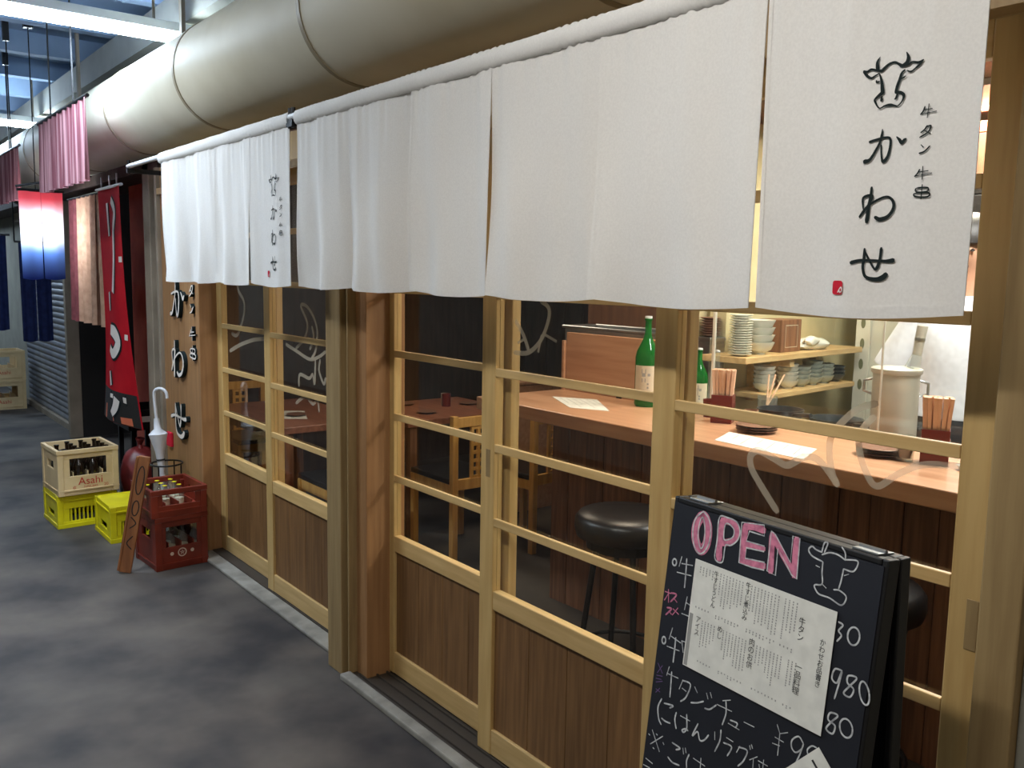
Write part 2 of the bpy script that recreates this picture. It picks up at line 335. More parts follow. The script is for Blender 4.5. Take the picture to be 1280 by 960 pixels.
SE=[[(-495,-1927,69),(-307,-1885,53),(-8,-1893,43),(138,-1900,61),(256,-1886,83)],[(-266,-1685,38),(-264,-1858,53),(-272,-2019,48),(-211,-2169,53),(-35,-2212,76),(85,-2177,94),(142,-2119,84)],[(25,-1677,52),(14,-1859,47),(-25,-2007,57),(-72,-2030,38),(-184,-1858,38),(-263,-1720,29)]]
SEAL=[[(-730,-2367,226)]]
SEALMARK=[[(-711,-2452,20),(-683,-2399,20),(-647,-2356,20),(-634,-2422,20),(-666,-2451,20),(-682,-2418,20)]]
OPENF=[[(805,220,205),(690,441,207),(711,704,207),(867,885,205),(1002,746,203),(1011,450,202),(920,266,203),(821,216,205)],[(1343,179,151),(1322,574,152),(1362,925,152)],[(1351,185,138),(1575,180,135),(1711,288,134),(1678,467,134),(1527,564,136),(1383,601,138)],[(1897,143,138),(1898,480,139),(1920,826,139)],[(1899,157,138),(2106,125,136),(2323,135,134)],[(1935,484,107),(2162,466,105),(2376,459,103)],[(1969,798,144),(2179,781,142),(2424,758,139)],[(2516,154,132),(2545,500,132),(2580,817,132)],[(2525,165,131),(2804,456,129),(3089,722,126)],[(3037,101,126),(3055,413,126),(3084,750,126)]]
OPENL=[[(803,161,31),(651,331,31),(624,577,31),(695,827,31),(838,953,31),(969,902,31),(1072,698,30),(1078,433,30),(996,248,30),(861,148,31),(803,161,31)],[(813,262,27),(768,422,27),(779,656,27),(857,829,27),(917,828,27),(950,671,27),(918,414,27),(863,280,27),(813,262,27)],[(1252,157,30),(1452,110,29),(1679,140,29),(1783,284,29),(1751,462,29),(1608,600,29),(1484,638,29),(1461,955,29),(1268,937,30),(1267,589,30),(1252,157,30)],[(1427,230,26),(1619,269,26),(1649,403,26),(1554,499,26),(1426,518,26),(1427,230,26)]]
OPENP=[[(1801,111,28),(2318,40,27),(2349,230,27),(2000,230,28),(1961,422,28),(2378,409,27),(2383,506,27),(1980,543,28),(1984,738,28),(2424,692,27),(2436,831,27),(2156,857,28),(1853,859,29),(1801,111,28)],[(2488,101,27),(2589,149,27),(2973,537,26),(2956,74,26),(3103,78,26),(3146,784,26),(3028,740,26),(2930,635,26),(2675,370,27),(2696,851,27),(2504,826,27),(2488,101,27)]]
PINK=[[(79,1954,36),(239,1945,35)],[(164,1886,36),(207,2133,35)],[(177,1964,35),(89,2124,36)],[(247,1929,35),(398,1923,35),(260,2108,35)],[(337,2010,35),(433,2061,35)],[(188,2249,36),(312,2236,35),(176,2398,36)],[(254,2296,35),(323,2341,35)],[(478,2168,35),(358,2343,35)],[(355,2222,35),(515,2277,35)]]
CHALK=[[(3570,194,27),(3451,183,28),(3361,149,28),(3304,223,28),(3386,307,28),(3594,344,27)],[(3611,348,27),(3622,522,27),(3652,713,27),(3526,766,28),(3516,812,28),(3614,897,28),(3830,900,27),(4063,947,27),(4134,790,26),(3996,721,27),(3886,741,27)],[(3577,235,27),(3714,163,27),(3876,153,27),(4027,203,26)],[(3568,180,27),(3583,62,27),(3608,12,27),(3659,22,27),(3618,181,27)],[(3934,11,27),(4009,88,26),(4024,182,26)],[(4026,195,26),(4255,158,26),(4205,338,26),(4018,351,26)],[(4018,351,26),(4002,551,27),(3977,699,27)],[(3492,445,28),(3561,454,28)],[(4050,453,26),(4122,410,26)],[(3652,713,27),(3742,757,27)],[(288,1291,35),(285,1332,35),(262,1363,35),(228,1372,35),(197,1356,35),(180,1321,35),(184,1280,35),(207,1249,35),(240,1240,35),(271,1256,35),(288,1291,35)],[(413,1148,35),(373,1348,35)],[(436,1276,35),(722,1235,34)],[(340,1479,35),(721,1440,34)],[(551,1150,34),(574,1438,34),(586,1716,34)],[(686,1872,34),(658,2136,34)],[(688,1992,34),(800,2009,34)],[(601,2235,35),(784,2228,34)],[(259,2897,36),(256,2940,36),(235,2974,36),(204,2985,36),(174,2970,36),(157,2933,36),(160,2890,36),(181,2857,36),(213,2846,36),(243,2861,36),(259,2897,36)],[(402,2600,35),(348,2838,35)],[(393,2767,35),(663,2806,35)],[(319,2999,35),(654,2971,35)],[(522,2749,35),(531,3017,35),(533,3247,35)],[(691,2756,34),(763,2958,34)],[(691,2756,34),(799,2744,34)],[(444,3378,33),(404,3560,33)],[(408,3520,33),(712,3503,33)],[(527,3448,33),(546,3696,33),(561,3946,33)],[(848,3487,32),(780,3691,32)],[(840,3498,32),(1054,3492,32),(983,3771,32),(853,3913,32)],[(858,3646,32),(965,3666,32)],[(1171,3495,31),(1251,3574,31)],[(1127,3823,32),(1283,3761,31),(1432,3671,31)],[(1483,3491,31),(1531,3581,31)],[(1571,3443,31),(1617,3521,30)],[(1484,3784,31),(1607,3751,31),(1749,3611,30)],[(1891,3467,30),(2062,3384,29)],[(1771,3590,30),(2124,3572,29)],[(1964,3437,30),(2001,3660,30),(1949,3903,30)],[(2121,3739,29),(2285,3726,29),(2264,3818,29)],[(2088,3813,29),(2346,3821,29)],[(2434,3637,29),(2665,3628,28)],[(349,4072,34),(275,4271,34),(330,4481,34),(419,4572,34)],[(431,4128,33),(672,4078,33),(597,4155,33)],[(414,4445,34),(508,4461,33),(654,4443,33)],[(783,4170,33),(766,4317,33),(828,4473,33)],[(900,4183,32),(1154,4178,32)],[(1055,4091,32),(1099,4347,32),(1033,4457,32),(988,4434,32),(1069,4373,32),(1138,4380,32)],[(1365,4143,31),(1263,4423,32),(1380,4291,31),(1461,4420,31),(1567,4371,31),(1657,4233,31)],[(1795,4110,30),(1818,4245,30)],[(1936,4011,30),(1939,4214,30),(1854,4458,30)],[(2087,4087,30),(2241,4093,29)],[(2031,4208,30),(2228,4200,29),(2155,4401,30)],[(2408,4105,29),(2355,4240,29)],[(2387,4127,29),(2584,4105,28),(2531,4317,29),(2423,4467,29)],[(2624,3994,28),(2648,4048,28)],[(2662,3960,28),(2691,4009,28)],[(2816,4108,28),(2664,4235,28)],[(2742,4182,28),(2755,4349,28)],[(2853,4163,28),(3055,4162,27)],[(2961,4100,28),(2966,4247,28)],[(2877,4221,28),(2899,4274,28)],[(200,4786,34),(459,5110,34)],[(499,4781,34),(195,5076,34)],[(116,4905,34),(147,4912,34)],[(322,4812,34),(353,4819,34)],[(534,4897,33),(559,4921,33)],[(280,5118,34),(311,5124,34)],[(777,4783,33),(995,4796,32),(897,4872,33)],[(710,5108,33),(841,5153,33),(1028,5126,32)],[(1068,4762,32),(1102,4860,32)],[(1131,4733,32),(1161,4807,32)],[(1245,4805,32),(1202,4950,32),(1224,5077,32)],[(1365,4823,32),(1662,4834,31)],[(1548,4736,31),(1562,4914,31)],[(124,5411,35),(320,5428,34)],[(76,5566,35),(260,5548,34)],[(4057,1230,31),(4143,1256,31),(4079,1370,31),(4141,1432,31),(4073,1549,31)],[(4467,1326,30),(4459,1416,30),(4415,1486,30),(4349,1509,30),(4288,1477,31),(4255,1401,31),(4262,1310,31),(4308,1240,30),(4373,1217,30),(4434,1250,30),(4467,1326,30)],[(4237,1985,31),(4106,2006,31),(4074,2175,31),(4176,2210,31),(4238,1993,31),(4212,2225,31),(4170,2483,31)],[(4519,1999,30),(4369,2017,31),(4364,2135,31),(4490,2197,30),(4442,2341,30),(4323,2327,31),(4396,2193,31),(4519,1999,30)],[(4764,2146,30),(4783,2251,30),(4764,2329,30),(4714,2350,30),(4652,2306,30),(4603,2213,30),(4584,2107,30),(4604,2028,30),(4654,2008,30),(4715,2054,30),(4764,2146,30)],[(4275,2725,31),(4132,2736,31),(4108,2861,32),(4246,2907,31),(4221,3053,31),(4095,3025,32),(4169,2877,31),(4275,2725,31)],[(4561,2809,30),(4568,2898,30),(4531,2973,30),(4464,3003,31),(4391,2978,31),(4342,2907,31),(4334,2816,31),(4372,2741,31),(4440,2712,31),(4512,2738,30),(4561,2809,30)],[(3140,3378,28),(3217,3501,28)],[(3372,3415,28),(3217,3503,28)],[(3216,3497,28),(3230,3884,28)],[(3133,3605,28),(3311,3611,28)],[(3096,3729,29),(3242,3709,28)],[(3709,3459,27),(3601,3381,27),(3482,3493,28),(3488,3618,28),(3579,3669,27),(3685,3562,27),(3709,3459,27),(3671,3649,27),(3599,3879,28)],[(3830,3601,27),(3799,3520,27),(3876,3420,27),(3967,3408,27)]]
PURPLE=[[(125,3422,37),(279,3570,37)],[(254,3425,37),(140,3612,37)],[(132,3667,37),(290,3631,37)],[(138,3808,37),(307,3727,37)],[(125,3735,37),(267,3705,37)],[(162,3941,37),(275,3960,37)],[(262,3888,37),(166,4010,37)]]
GLASSC=[[(-9184,13613,139),(-9565,13459,143),(-9892,13147,146),(-10109,12843,149),(-10147,12507,150),(-10057,12082,150),(-9920,11833,149)],[(-9220,13347,140),(-9451,13050,142),(-9502,12723,143),(-9339,12270,143),(-9066,11976,141),(-8655,12293,136),(-8205,12555,132),(-7714,12644,127),(-7286,12649,123)],[(-11327,10965,165),(-11694,11360,168),(-12036,11772,170),(-12089,12062,170),(-11886,12215,168),(-11466,12111,164),(-11127,12026,161),(-10752,12264,156),(-10439,12291,153),(-10181,12114,151),(-9920,11833,149)]]
GLASSB=[[(-20145,15243,141),(-19798,15074,139),(-19786,14711,139),(-20107,14105,142),(-20681,13689,146),(-21348,13637,151)],[(-21314,14596,149),(-20936,14200,147),(-20683,13765,146)],[(-21172,13956,149),(-20908,14066,147)],[(-19999,14296,141),(-19431,14115,137)],[(-20088,14217,141),(-20212,13764,143)]]
GLASSD1=[[(-46167,15419,213),(-46064,14940,213),(-45328,14387,209),(-45364,13717,210),(-45917,12918,214),(-46458,12543,218),(-47119,12600,222)],[(-47446,11631,225),(-45832,12097,214),(-44065,12460,203),(-42639,12603,195)]]
GLASSD2=[[(-38969,12608,175),(-37873,12394,169),(-36540,12129,162),(-35620,12288,157),(-34905,12584,153)],[(-37869,12520,169),(-36986,13038,163),(-36686,13709,161),(-37328,14455,164),(-36667,14439,161),(-35945,13908,157),(-35688,13284,156),(-35885,12548,158),(-36260,12194,160)],[(-36226,13572,159),(-36054,13099,158),(-36435,12587,161)],[(-37625,10821,169),(-37513,11336,168),(-36561,11266,163),(-36185,11468,160),(-36010,11078,160),(-35894,12144,158)],[(-35443,12182,156),(-35543,11692,157),(-35108,11175,155),(-34927,11433,154)],[(-37945,9979,172),(-36962,10394,166),(-36216,10153,162),(-35752,10374,159),(-35581,9908,159)]]
# ================================================================== SETTING
# ---- alley
struct(G().box(-22, 5, -3.6, 0.36, -0.1, 0), 'floor', 'asphalt', 'dark worn asphalt floor of the alley', 'floor')
struct(G().box(-22, 5, -3.75, -3.6, 0, 3.4), 'wall_back', 'greywall', 'grey wall on the far side of the alley behind the camera', 'wall')
cl = struct(G().box(-22, 5, -3.6, 0.7, 3.4, 3.5), 'ceiling', 'ceil', 'blue grey alley ceiling with cross joists', 'ceiling')
for i in range(26):
    x = -21 + i
    build(G().box(x - 0.05, x + 0.05, -3.58, 0.5, 3.24, 3.4), 'joist', 'ceil', cl)
for y in (-1.15, -1.5):
    build(G().tube([(-21, y, 3.16), (4, y, 3.16)], 0.035, 10), 'conduit', 'ceil', cl, True)
struct(G().box(-22, 5, 0.42, 0.62, 2.46, 3.4), 'wall_upper', 'greywall', 'grey wall above the shop fronts behind the round duct', 'wall')
struct(G().box(-12, 5, 0.12, 0.41, 3.02, 3.22), 'trim_1', 'beam', 'pale grey beam running above the round duct', 'beam')
# ---- shop front frame
hd = struct(G().box(-5.57, -0.62, 0.0, 0.16, 2.06, 2.2), 'trim_2', 'postwood', 'wooden head beam above the sliding doors', 'beam', bevel=0.004)
build(G().box(-5.57, -0.62, -0.02, 0.0, 2.04, 2.075), 'fascia_strip', 'hinoki_h', hd)
build(G().box(-5.57, -0.62, 0.02, 0.36, 2.2, 2.45), 'fascia_panel', 'brownwall', hd)
sw = struct(G().box(-5.575, -4.965, 0.0, 0.10, 0.0, 2.06), 'wall_left', 'signwood', 'orange brown wooden wall panel carrying the shop lettering', 'wall', bevel=0.003)
build(G().box(-4.962, -4.90, -0.012, 0.12, 0.0, 2.06), 'edge_strip', 'signwood', sw, bevel=0.003)
build(G().box(-5.62, -5.578, -0.02, 0.12, 0.0, 2.2), 'corner_strip', 'stonepost', sw, bevel=0.003)
p = struct(G().box(-3.19, -3.07, -0.10, 0.10, 0.0, 2.06), 'trim_3', 'postwood', 'pale wooden post between the two door bays', 'post', bevel=0.004)
build(G().box(-3.07, -3.045, 0.02, 0.10, 0.0, 2.06), 'painted_gap_shade', 'shade_and_marks', p)  # dark fill painted in for the shade between post and jamb
build(G().box(-3.045, -3.035, -0.085, 0.12, 0.0, 2.06), 'frame_strip', 'postwood', p, bevel=0.002)
build(G().box(-3.035, -2.955, -0.05, 0.12, 0.0, 2.06), 'jamb', 'signwood', p, bevel=0.003)
p = struct(G().box(-0.67, -0.60, -0.10, 0.14, 0.0, 2.3), 'trim_4', 'postwood', 'wooden end post at the right of the shop front', 'post', bevel=0.004)
build(G().box(-0.60, -0.555, -0.075, 0.14, 0.0, 2.3), 'frame_strip', 'greywall', p, bevel=0.003)
struct(G().box(-0.555, 4.5, -0.09, 0.2, 0.0, 2.45), 'wall_right', 'greywall', 'plain grey wall panel at the right edge', 'wall')
k = struct(G().box(-4.92, -3.19, -0.05, 0.03, 0.0, 0.018), 'trim_5', 'concrete', 'concrete door sill strip of the left bay', 'sill', bevel=0.006)
build(G().box(-4.92, -3.19, 0.03, 0.14, 0.0, 0.02), 'track', 'track', k)
k = struct(G().box(-3.04, -0.67, -0.125, -0.078, 0.0, 0.026), 'trim_6', 'concrete', 'concrete door sill strip of the right bay', 'sill', bevel=0.006)
build(G().box(-3.04, -0.67, -0.078, 0.14, 0.0, 0.016), 'track', 'track', k)
for y in (-0.062, -0.008, 0.036, 0.09): build(G().box(-3.0, -0.67, y, y + 0.006, 0.016, 0.024), 'track_rib', 'track', k)
# ---- sliding doors
MUN = (1.79, 1.55, 1.308, 1.066, 0.825)
def sliding_door(n, x0, x1, y, lines, label, pulls=()):
    d = thing('door_%d' % n, label, 'sliding door', ((x0 + x1) / 2, y + 0.016, 0), kind='structure'); SW = 0.072
    for a in (x0, x1 - SW): 
        st = build(G().box(a, a + SW, y, y + 0.034, 0.022, 2.05), 'stile', 'hinoki', d, bevel=0.003)
        for (px, z0, z1) in pulls:
            if a <= px <= a + SW: build(G().box(px - 0.011, px + 0.011, y - 0.0012, y + 0.002, z0, z1), 'finger_pull', 'postwood', st, bevel=0.001)  # darker wood stands for the shade in the recessed pull
    a, b = x0 + SW, x1 - SW
    for (z0, z1) in ((1.985, 2.05), (0.52, 0.583), (0.022, 0.11)):
        build(G().box(a, b, y + 0.002, y + 0.032, z0, z1), 'rail', 'hinoki_h', d, bevel=0.003)
    for z in MUN: build(G().box(a, b, y, y + 0.013, z - 0.026, z), 'muntin', 'hinoki_h', d, bevel=0.002)
    zs = (1.985,) + MUN + (0.583,)
    for hi, lo in zip(zs[:-1], zs[1:]): build(G().box(a, b, y + 0.0145, y + 0.0175, lo, hi), 'pane', 'glass', d)
    nb = 4; wb = (b - a) / nb
    for i in range(nb): build(G().box(a + i * wb + 0.001, a + (i + 1) * wb - 0.001, y + 0.012, y + 0.022, 0.11, 0.52), 'panel_board', 'cedar', d, bevel=0.0015)
    if lines:
        o = build(ribbon(lines, lambda u, v, i: (u, y + 0.0135 - 0.00005 * i, v)), 'glass_drawing', 'glassline', d); o['label'] = 'pale painted outline drawing on the glass'
    return d
sliding_door(1, -4.90, -4.09, 0.085, GLASSD1, 'leftmost sliding door of the left bay beside the sign wall')
sliding_door(2, -4.125, -3.30, 0.035, GLASSD2, 'sliding door of the left bay next to the wooden post, with a moon shaped drawing')
sliding_door(3, -2.995, -2.197, 0.052, None, 'left sliding door of the right bay next to the brown jamb')
sliding_door(4, -2.285, -1.432, 0.0, GLASSB, 'middle sliding door of the right bay in front of the green bottle', ((-2.245, 0.955, 1.045),))
sliding_door(5, -1.498, -0.672, -0.052, GLASSC, 'right sliding door with a large cow outline behind the chalkboard', ((-0.7, 0.935, 1.03),))
# ---- shop interior shell
struct(G().box(-6.4, 0.45, 0.365, 3.7, -0.1, 0.0), 'floor_shop', 'shopfloor', 'dark floor inside the shop', 'floor')
struct(G().box(-6.4, 0.45, 0.17, 3.7, 2.4, 2.45), 'ceiling_shop', 'brownwall', 'brown ceiling inside the shop', 'ceiling')
wb = struct(G().box(-6.4, -2.98, 3.5, 3.6, 0, 2.4), 'wall_rear', 'darkwall', 'dark wall at the back of the dining room', 'wall')
for i in range(14): build(G().box(-6.3 + i * 0.235, -6.08 + i * 0.235, 3.485, 3.5, 0, 2.4), 'board', 'darkwall', wb)
struct(G().box(-2.98, 0.45, 3.4, 3.5, 0, 2.4), 'wall_kitchen', 'cream', 'cream wall at the back of the kitchen', 'wall')
struct(G().box(-6.5, -6.4, 0.37, 3.6, 0, 2.4), 'wall_dining', 'darkwall', 'dark end wall of the dining room', 'wall')
struct(G().box(0.35, 0.45, 0.2, 3.5, 0, 2.4), 'wall_end', 'cream', 'cream end wall of the kitchen', 'wall')
struct(G().box(-5.6, -4.94, 0.105, 0.16, 0, 2.4), 'wall_inner', 'darkwall', 'inner face of the sign wall', 'wall')
struct(G().box(-3.04, -2.96, 1.78, 3.5, 0, 2.4), 'wall_partition', 'cream', 'cream partition wall beside the kitchen shelves', 'wall')
struct(G().box(-3.62, -2.96, 1.70, 1.78, 0, 2.4), 'wall_screen', 'brownwall', 'brown wooden wall behind the counter panel', 'wall')
# ---- neighbouring front
struct(G().box(-7.05, -5.93, 0.22, 0.36, 0, 2.46), 'wall_neighbour', 'redwall', 'dull red brown wall behind the red banner', 'wall')
struct(G().box(-5.93, -5.80, 0.0, 0.36, 0, 2.46), 'trim_7', 'stonepost', 'grey brown steel post beside the sign wall', 'post', bevel=0.006)
struct(G().box(-5.80, -5.62, 0.10, 0.36, 0, 2.46), 'trim_8', 'darkwall', 'dark recessed strip beside the sign wall', 'wall')
struct(G().box(-22, -5.6, 0.0, 0.40, 2.2, 2.46), 'trim_9', 'darkwall', 'dark beam over the neighbouring shop front', 'beam')
struct(G().box(-9.06, -7.05, 0.9, 1.0, 0, 2.46), 'wall_recess', 'shade_and_marks', 'wall deep inside the neighbouring doorway with its shade put into the colour', 'wall')  # doorway shade is put into the near black wall colour
struct(G().box(-9.12, -9.06, 0.27, 1.0, 0, 2.46), 'wall_doorway', 'shade_and_marks', 'side wall inside the neighbouring doorway with its shade put into the colour', 'wall')  # near black colour carries the shade of the recess
struct(G().box(-9.12, -9.04, 0.16, 0.27, 0, 2.46), 'trim_10', 'stonepost', 'grey post at the end of the roller shutter', 'post', bevel=0.005)
struct(G().box(-22, -11.7, 0.3, 0.5, 0, 2.46), 'wall_far', 'greywall', 'pale wall far down the alley', 'wall')
struct(G().box(-22.2, -22, -3.75, 0.7, 0, 3.4), 'wall_alley_end', 'ceil', 'blue lit end of the alley', 'wall')
struct(G().box(-11.7, -7.05, 0.36, 1.0, -0.1, 0), 'floor_recess', 'asphalt', 'floor of the neighbouring recess', 'floor')
# roller shutter
t = thing('roller_shutter', 'grey ribbed roller shutter of the neighbouring shop', 'shutter', (-10.4, 0.3, 0))
g = G(); n = 34
for i in range(n):
    z0 = 0.06 + i * 0.06
    g.grid(lambda u, v: (-11.7 + u * 2.58, 0.28 - 0.014 * math.sin(PI * v), z0 + v * 0.06), 1, 5)
o = build(g, 'shutter_slats', 'shutter', t, True); o['kind'] = 'stuff'
build(G().box(-11.7, -9.12, 0.24, 0.31, 0, 0.06), 'bottom_bar', 'stonepost', t)
build(G().box(-11.7, -9.12, 0.2, 0.42, 2.1, 2.2), 'shutter_box', 'stonepost', t)
# ---- round duct
t = thing('round_duct', 'huge cream round ventilation duct running above the white curtains', 'duct', (-3.5, -0.05, 2.5))
DX = (-10.5, -9.2, -7.95, -6.75, -5.525, -4.286, -2.95, -1.65, -0.35, 0.95, 2.6); DR = 0.25; DY = -0.06; DZ = 2.515
for a, b in zip(DX[:-1], DX[1:]):
    o = build(G().tube([(a, DY, DZ), (b, DY, DZ)], DR, 48, caps=False), 'duct_section', 'duct', t, True)
    build(G().tube([(b - 0.012, DY, DZ), (b + 0.012, DY, DZ)], DR + 0.004, 48), 'seam_band', 'ductseam', o, True)
for x in (-7.2, -4.9, -2.2, 0.4): build(G().box(x - 0.02, x + 0.02, DY - 0.01, DY + 0.01, DZ + DR - 0.005, 3.4), 'hanger', 'stonepost', t)
# ---- fluorescent lamps
for (x, y, z, tn, p, c, lb) in ALLEY:
    t = thing('fluorescent_lamp', lb, 'lamp', (x, y, z)); R = Matrix.Translation((x, y, z)) @ Matrix.Rotation(PI / 2 if tn else 0, 4, 'Z')
    build(G().box(-0.62, 0.62, -0.06, 0.06, 0.0, 0.05).xf(R), 'lamp_body', 'lampbody', t, bevel=0.004)
    for yy in (-0.035, 0.035): build(G().tube([(-0.59, yy, -0.03), (0.59, yy, -0.03)], 0.016, 10).xf(R), 'tube', 'tube_cool' if c == COOL else 'tube_warm', t, True)
    for xx in (-0.6, 0.6): build(G().box(xx - 0.014, xx + 0.014, -0.055, 0.055, -0.05, 0.0).xf(R), 'socket', 'lampbody', t)
    for xx in (-0.4, 0.4): build(G().tube([(xx, 0, 0.05), (xx, 0, 3.24 - z + 0.16)], 0.008, 6).xf(R), 'hanger', 'stonepost', t)
for i, (x, y, p, c) in enumerate(SHOP):
    t = thing('ceiling_lamp', ('square ceiling lamp over the kitchen', 'square ceiling lamp over the counter', 'square ceiling lamp over the cook at right', 'square ceiling lamp over the dining tables')[i], 'lamp', (x, y, 2.4))
    g = G()
    for a, b, e, f in ((-.28, .28, -.28, -.25), (-.28, .28, .25, .28), (-.28, -.25, -.25, .25), (.25, .28, -.25, .25)): g.box(x + a, x + b, y + e, y + f, 2.375, 2.4)
    build(g, 'lamp_frame', 'lampbody', t); build(G().box(x - .25, x + .25, y - .25, y + .25, 2.397, 2.4), 'diffuser', 'lampbody', t)
# ================================================================== WHITE CURTAINS (noren)
NY = -0.22
def sst(t): t = max(0.0, min(1.0, t)); return t * t * (3 - 2 * t)
def cloth_y(x, z, x0, x1, seed, amp):
    u = (x - x0) / (x1 - x0); f = max(0.0, min(1.0, (2.17 - z) / 0.62))
    a = amp * (0.2 + 0.8 * f)
    return NY + a * (math.sin(u * 6.3 + seed) * 0.55 + math.sin(u * 12.1 + seed * 2.3 + z * 2.0) * 0.3) + 0.0022 * (1 - f) ** 3 * math.sin(u * 52 + seed) * abs(math.sin(u * 9 + seed)) + 0.25 * a * math.sin(u * 19 + seed * 3 + z * 3.5) + (0 if amp < 0.01 else (0.066 * sst((u - 0.55 - 0.12 * math.sin(seed * 5)) / 0.45) * (0.5 + 0.5 * math.sin(seed * 2.7 + 1.2)) - 0.004 * sst((0.25 - u) / 0.3)) * f + 0.010 * math.sin((u * 1.6 + f * 1.1 + seed) * 4.2) * f * (1 - u))
def noren(x0, x1, n, label, amp, seeds, group, splits=None):
    t = thing('noren_curtain', label, 'curtain', ((x0 + x1) / 2, NY, 2.17), group=group)
    xs = splits or [x0 + (x1 - x0) * i / n for i in range(n + 1)]
    g = G()                                                  # pocket sewn around the rod
    def pk(u, v):
        x = x0 + (x1 - x0) * u; a = 2 * PI * v; r = 0.017 + 0.0016 * math.sin(u * 210 * (x1 - x0)) * math.sin(u * 23)
        return (x, NY + r * 0.88 * math.sin(a), 2.165 + r * math.cos(a) * 1.55)
    g.grid(pk, int(110 * (x1 - x0)), 12)
    build(g, 'rod_pocket', 'cloth', t, True)
    pans = []
    for i in range(len(xs) - 1):
        a, b, s = xs[i], xs[i + 1], seeds[i]
        ov = 0.004 if i not in (2, 4, len(xs) - 2) else -0.001
        def fn(u, v, a=a, b=b, s=s, ov=ov, amp=amp if i < len(xs) - 2 else 0.009):
            zt = 2.158; zb = 1.546 - 0.012 * math.sin(PI * u) + 0.006 * math.sin(s * 3) * (u - .5)
            z = zt + (zb - zt) * v; q = 0.0022 * v ** 1.5
            x = a + 0.001 + q + (b - a - 0.002 - 2 * q + ov * v) * u
            x += 0.0015 * v * math.sin(v * 3 + s) * (abs(u - .5) * 2) ** 3
            return (x, cloth_y(x, z, a, b, s, amp), z)
        o = build(G().grid(fn, 80, 50), 'cloth_panel', 'cloth', t, True, solid=0.0012)
        hem = build(G().grid(lambda u, v: (lambda p: (p[0], p[1] - 0.0016, p[2]))(fn(u, 0.965 + 0.035 * v)), 44, 2), 'hem', 'cloth', o, True)
        for e0, e1 in ((0.0, 0.022), (0.978, 1.0)): build(G().grid(lambda u, v: (lambda p: (p[0], p[1] - 0.0018, p[2]))(fn(e0 + (e1 - e0) * u, v)), 2, 50), 'side_hem', 'cloth', o, True)
        pans.append((o, a, b, s))
    return t, pans
SX = [-3.164, -2.757, -2.355, -1.952, -1.54, -1.085, -0.675]
n2, pn2 = noren(-3.164, -0.675, 6, 'wide white curtain of six panels with a cow logo at its right end', 0.020, (0.4, 2.6, 3.63, 4.4, 5.96, 0.9), 'white shop curtains', SX)
n1, pn1 = noren(-4.815, -3.226, 4, 'shorter white curtain in front of the left doors and sign wall', 0.022, (2.2, 0.7, 3.9, 5.5), 'white shop curtains')
LOGO = (-0.827, 1.824)
def print_logo(pan, dx):
    o, a, b, s = pan; am = 0.009
    f = lambda u, v, i, e=0.003: (LOGO[0] + dx + u, cloth_y(LOGO[0] + dx + u, LOGO[1] + v, a, b, s, am) - e - 0.00004 * i, LOGO[1] + v)
    for nm, st in (('cow_emblem', COW), ('letter', KA), ('letter', WA), ('letter', SE), ('small_letter', SMALL[:4]), ('small_letter', SMALL[4:7]), ('small_letter', SMALL[7:9]), ('small_letter', SMALL[9:13]), ('small_letter', SMALL[13:])): build(ribbon(st, f), nm, 'ink', o)
    cx, cz, w_ = (q * 1e-4 for q in SEAL[0][0]); w_ *= 0.5
    g = G(); ring = [(cx + w_ * (abs(math.cos(q)) ** .4) * (1 if math.cos(q) > 0 else -1) * .92, cz + w_ * 1.1 * (abs(math.sin(q)) ** .4) * (1 if math.sin(q) > 0 else -1)) for q in [2 * PI * k / 24 for k in range(24)]]
    g.add([f(u, v, 0) for u, v in ring], [tuple(range(24))]); sl = build(g, 'red_seal', 'sealred', o)
    build(ribbon(SEALMARK, lambda u, v, i: f(u, v, i, 0.0038)), 'seal_mark', 'cloth', sl)
print_logo(pn2[5], 0.0); print_logo(pn1[3], -2.551)
t = thing('curtain_rod', 'thin rod with end brackets carrying the wide white curtain', 'rod', (-1.9, NY, 2.17))
build(G().tube([(-3.2, NY, 2.172), (-0.62, NY, 2.172)], 0.0125, 12), 'rod', 'lampbody', t, True)
for x in (-3.196, -0.63):
    b_ = build(G().box(x - 0.012, x + 0.012, NY - 0.012, 0.02, 2.135, 2.160), 'bracket', 'blackmetal', t); build(G().tube([(x, NY, 2.13), (x, NY, 2.205)], 0.009, 8), 'clip', 'blackmetal', b_)
t = thing('curtain_rod', 'thin rod sticking out past the shorter white curtain toward the banner', 'rod', (-4.2, NY, 2.17))
build(G().tube([(-5.40, NY, 2.172), (-3.2, NY, 2.172)], 0.0125, 12), 'rod', 'lampbody', t, True)
for x in (-5.39, -3.222):
    b_ = build(G().box(x - 0.012, x + 0.012, NY - 0.012, 0.02, 2.135, 2.160), 'bracket', 'blackmetal', t); build(G().tube([(x, NY, 2.13), (x, NY, 2.205)], 0.009, 8), 'clip', 'blackmetal', b_)
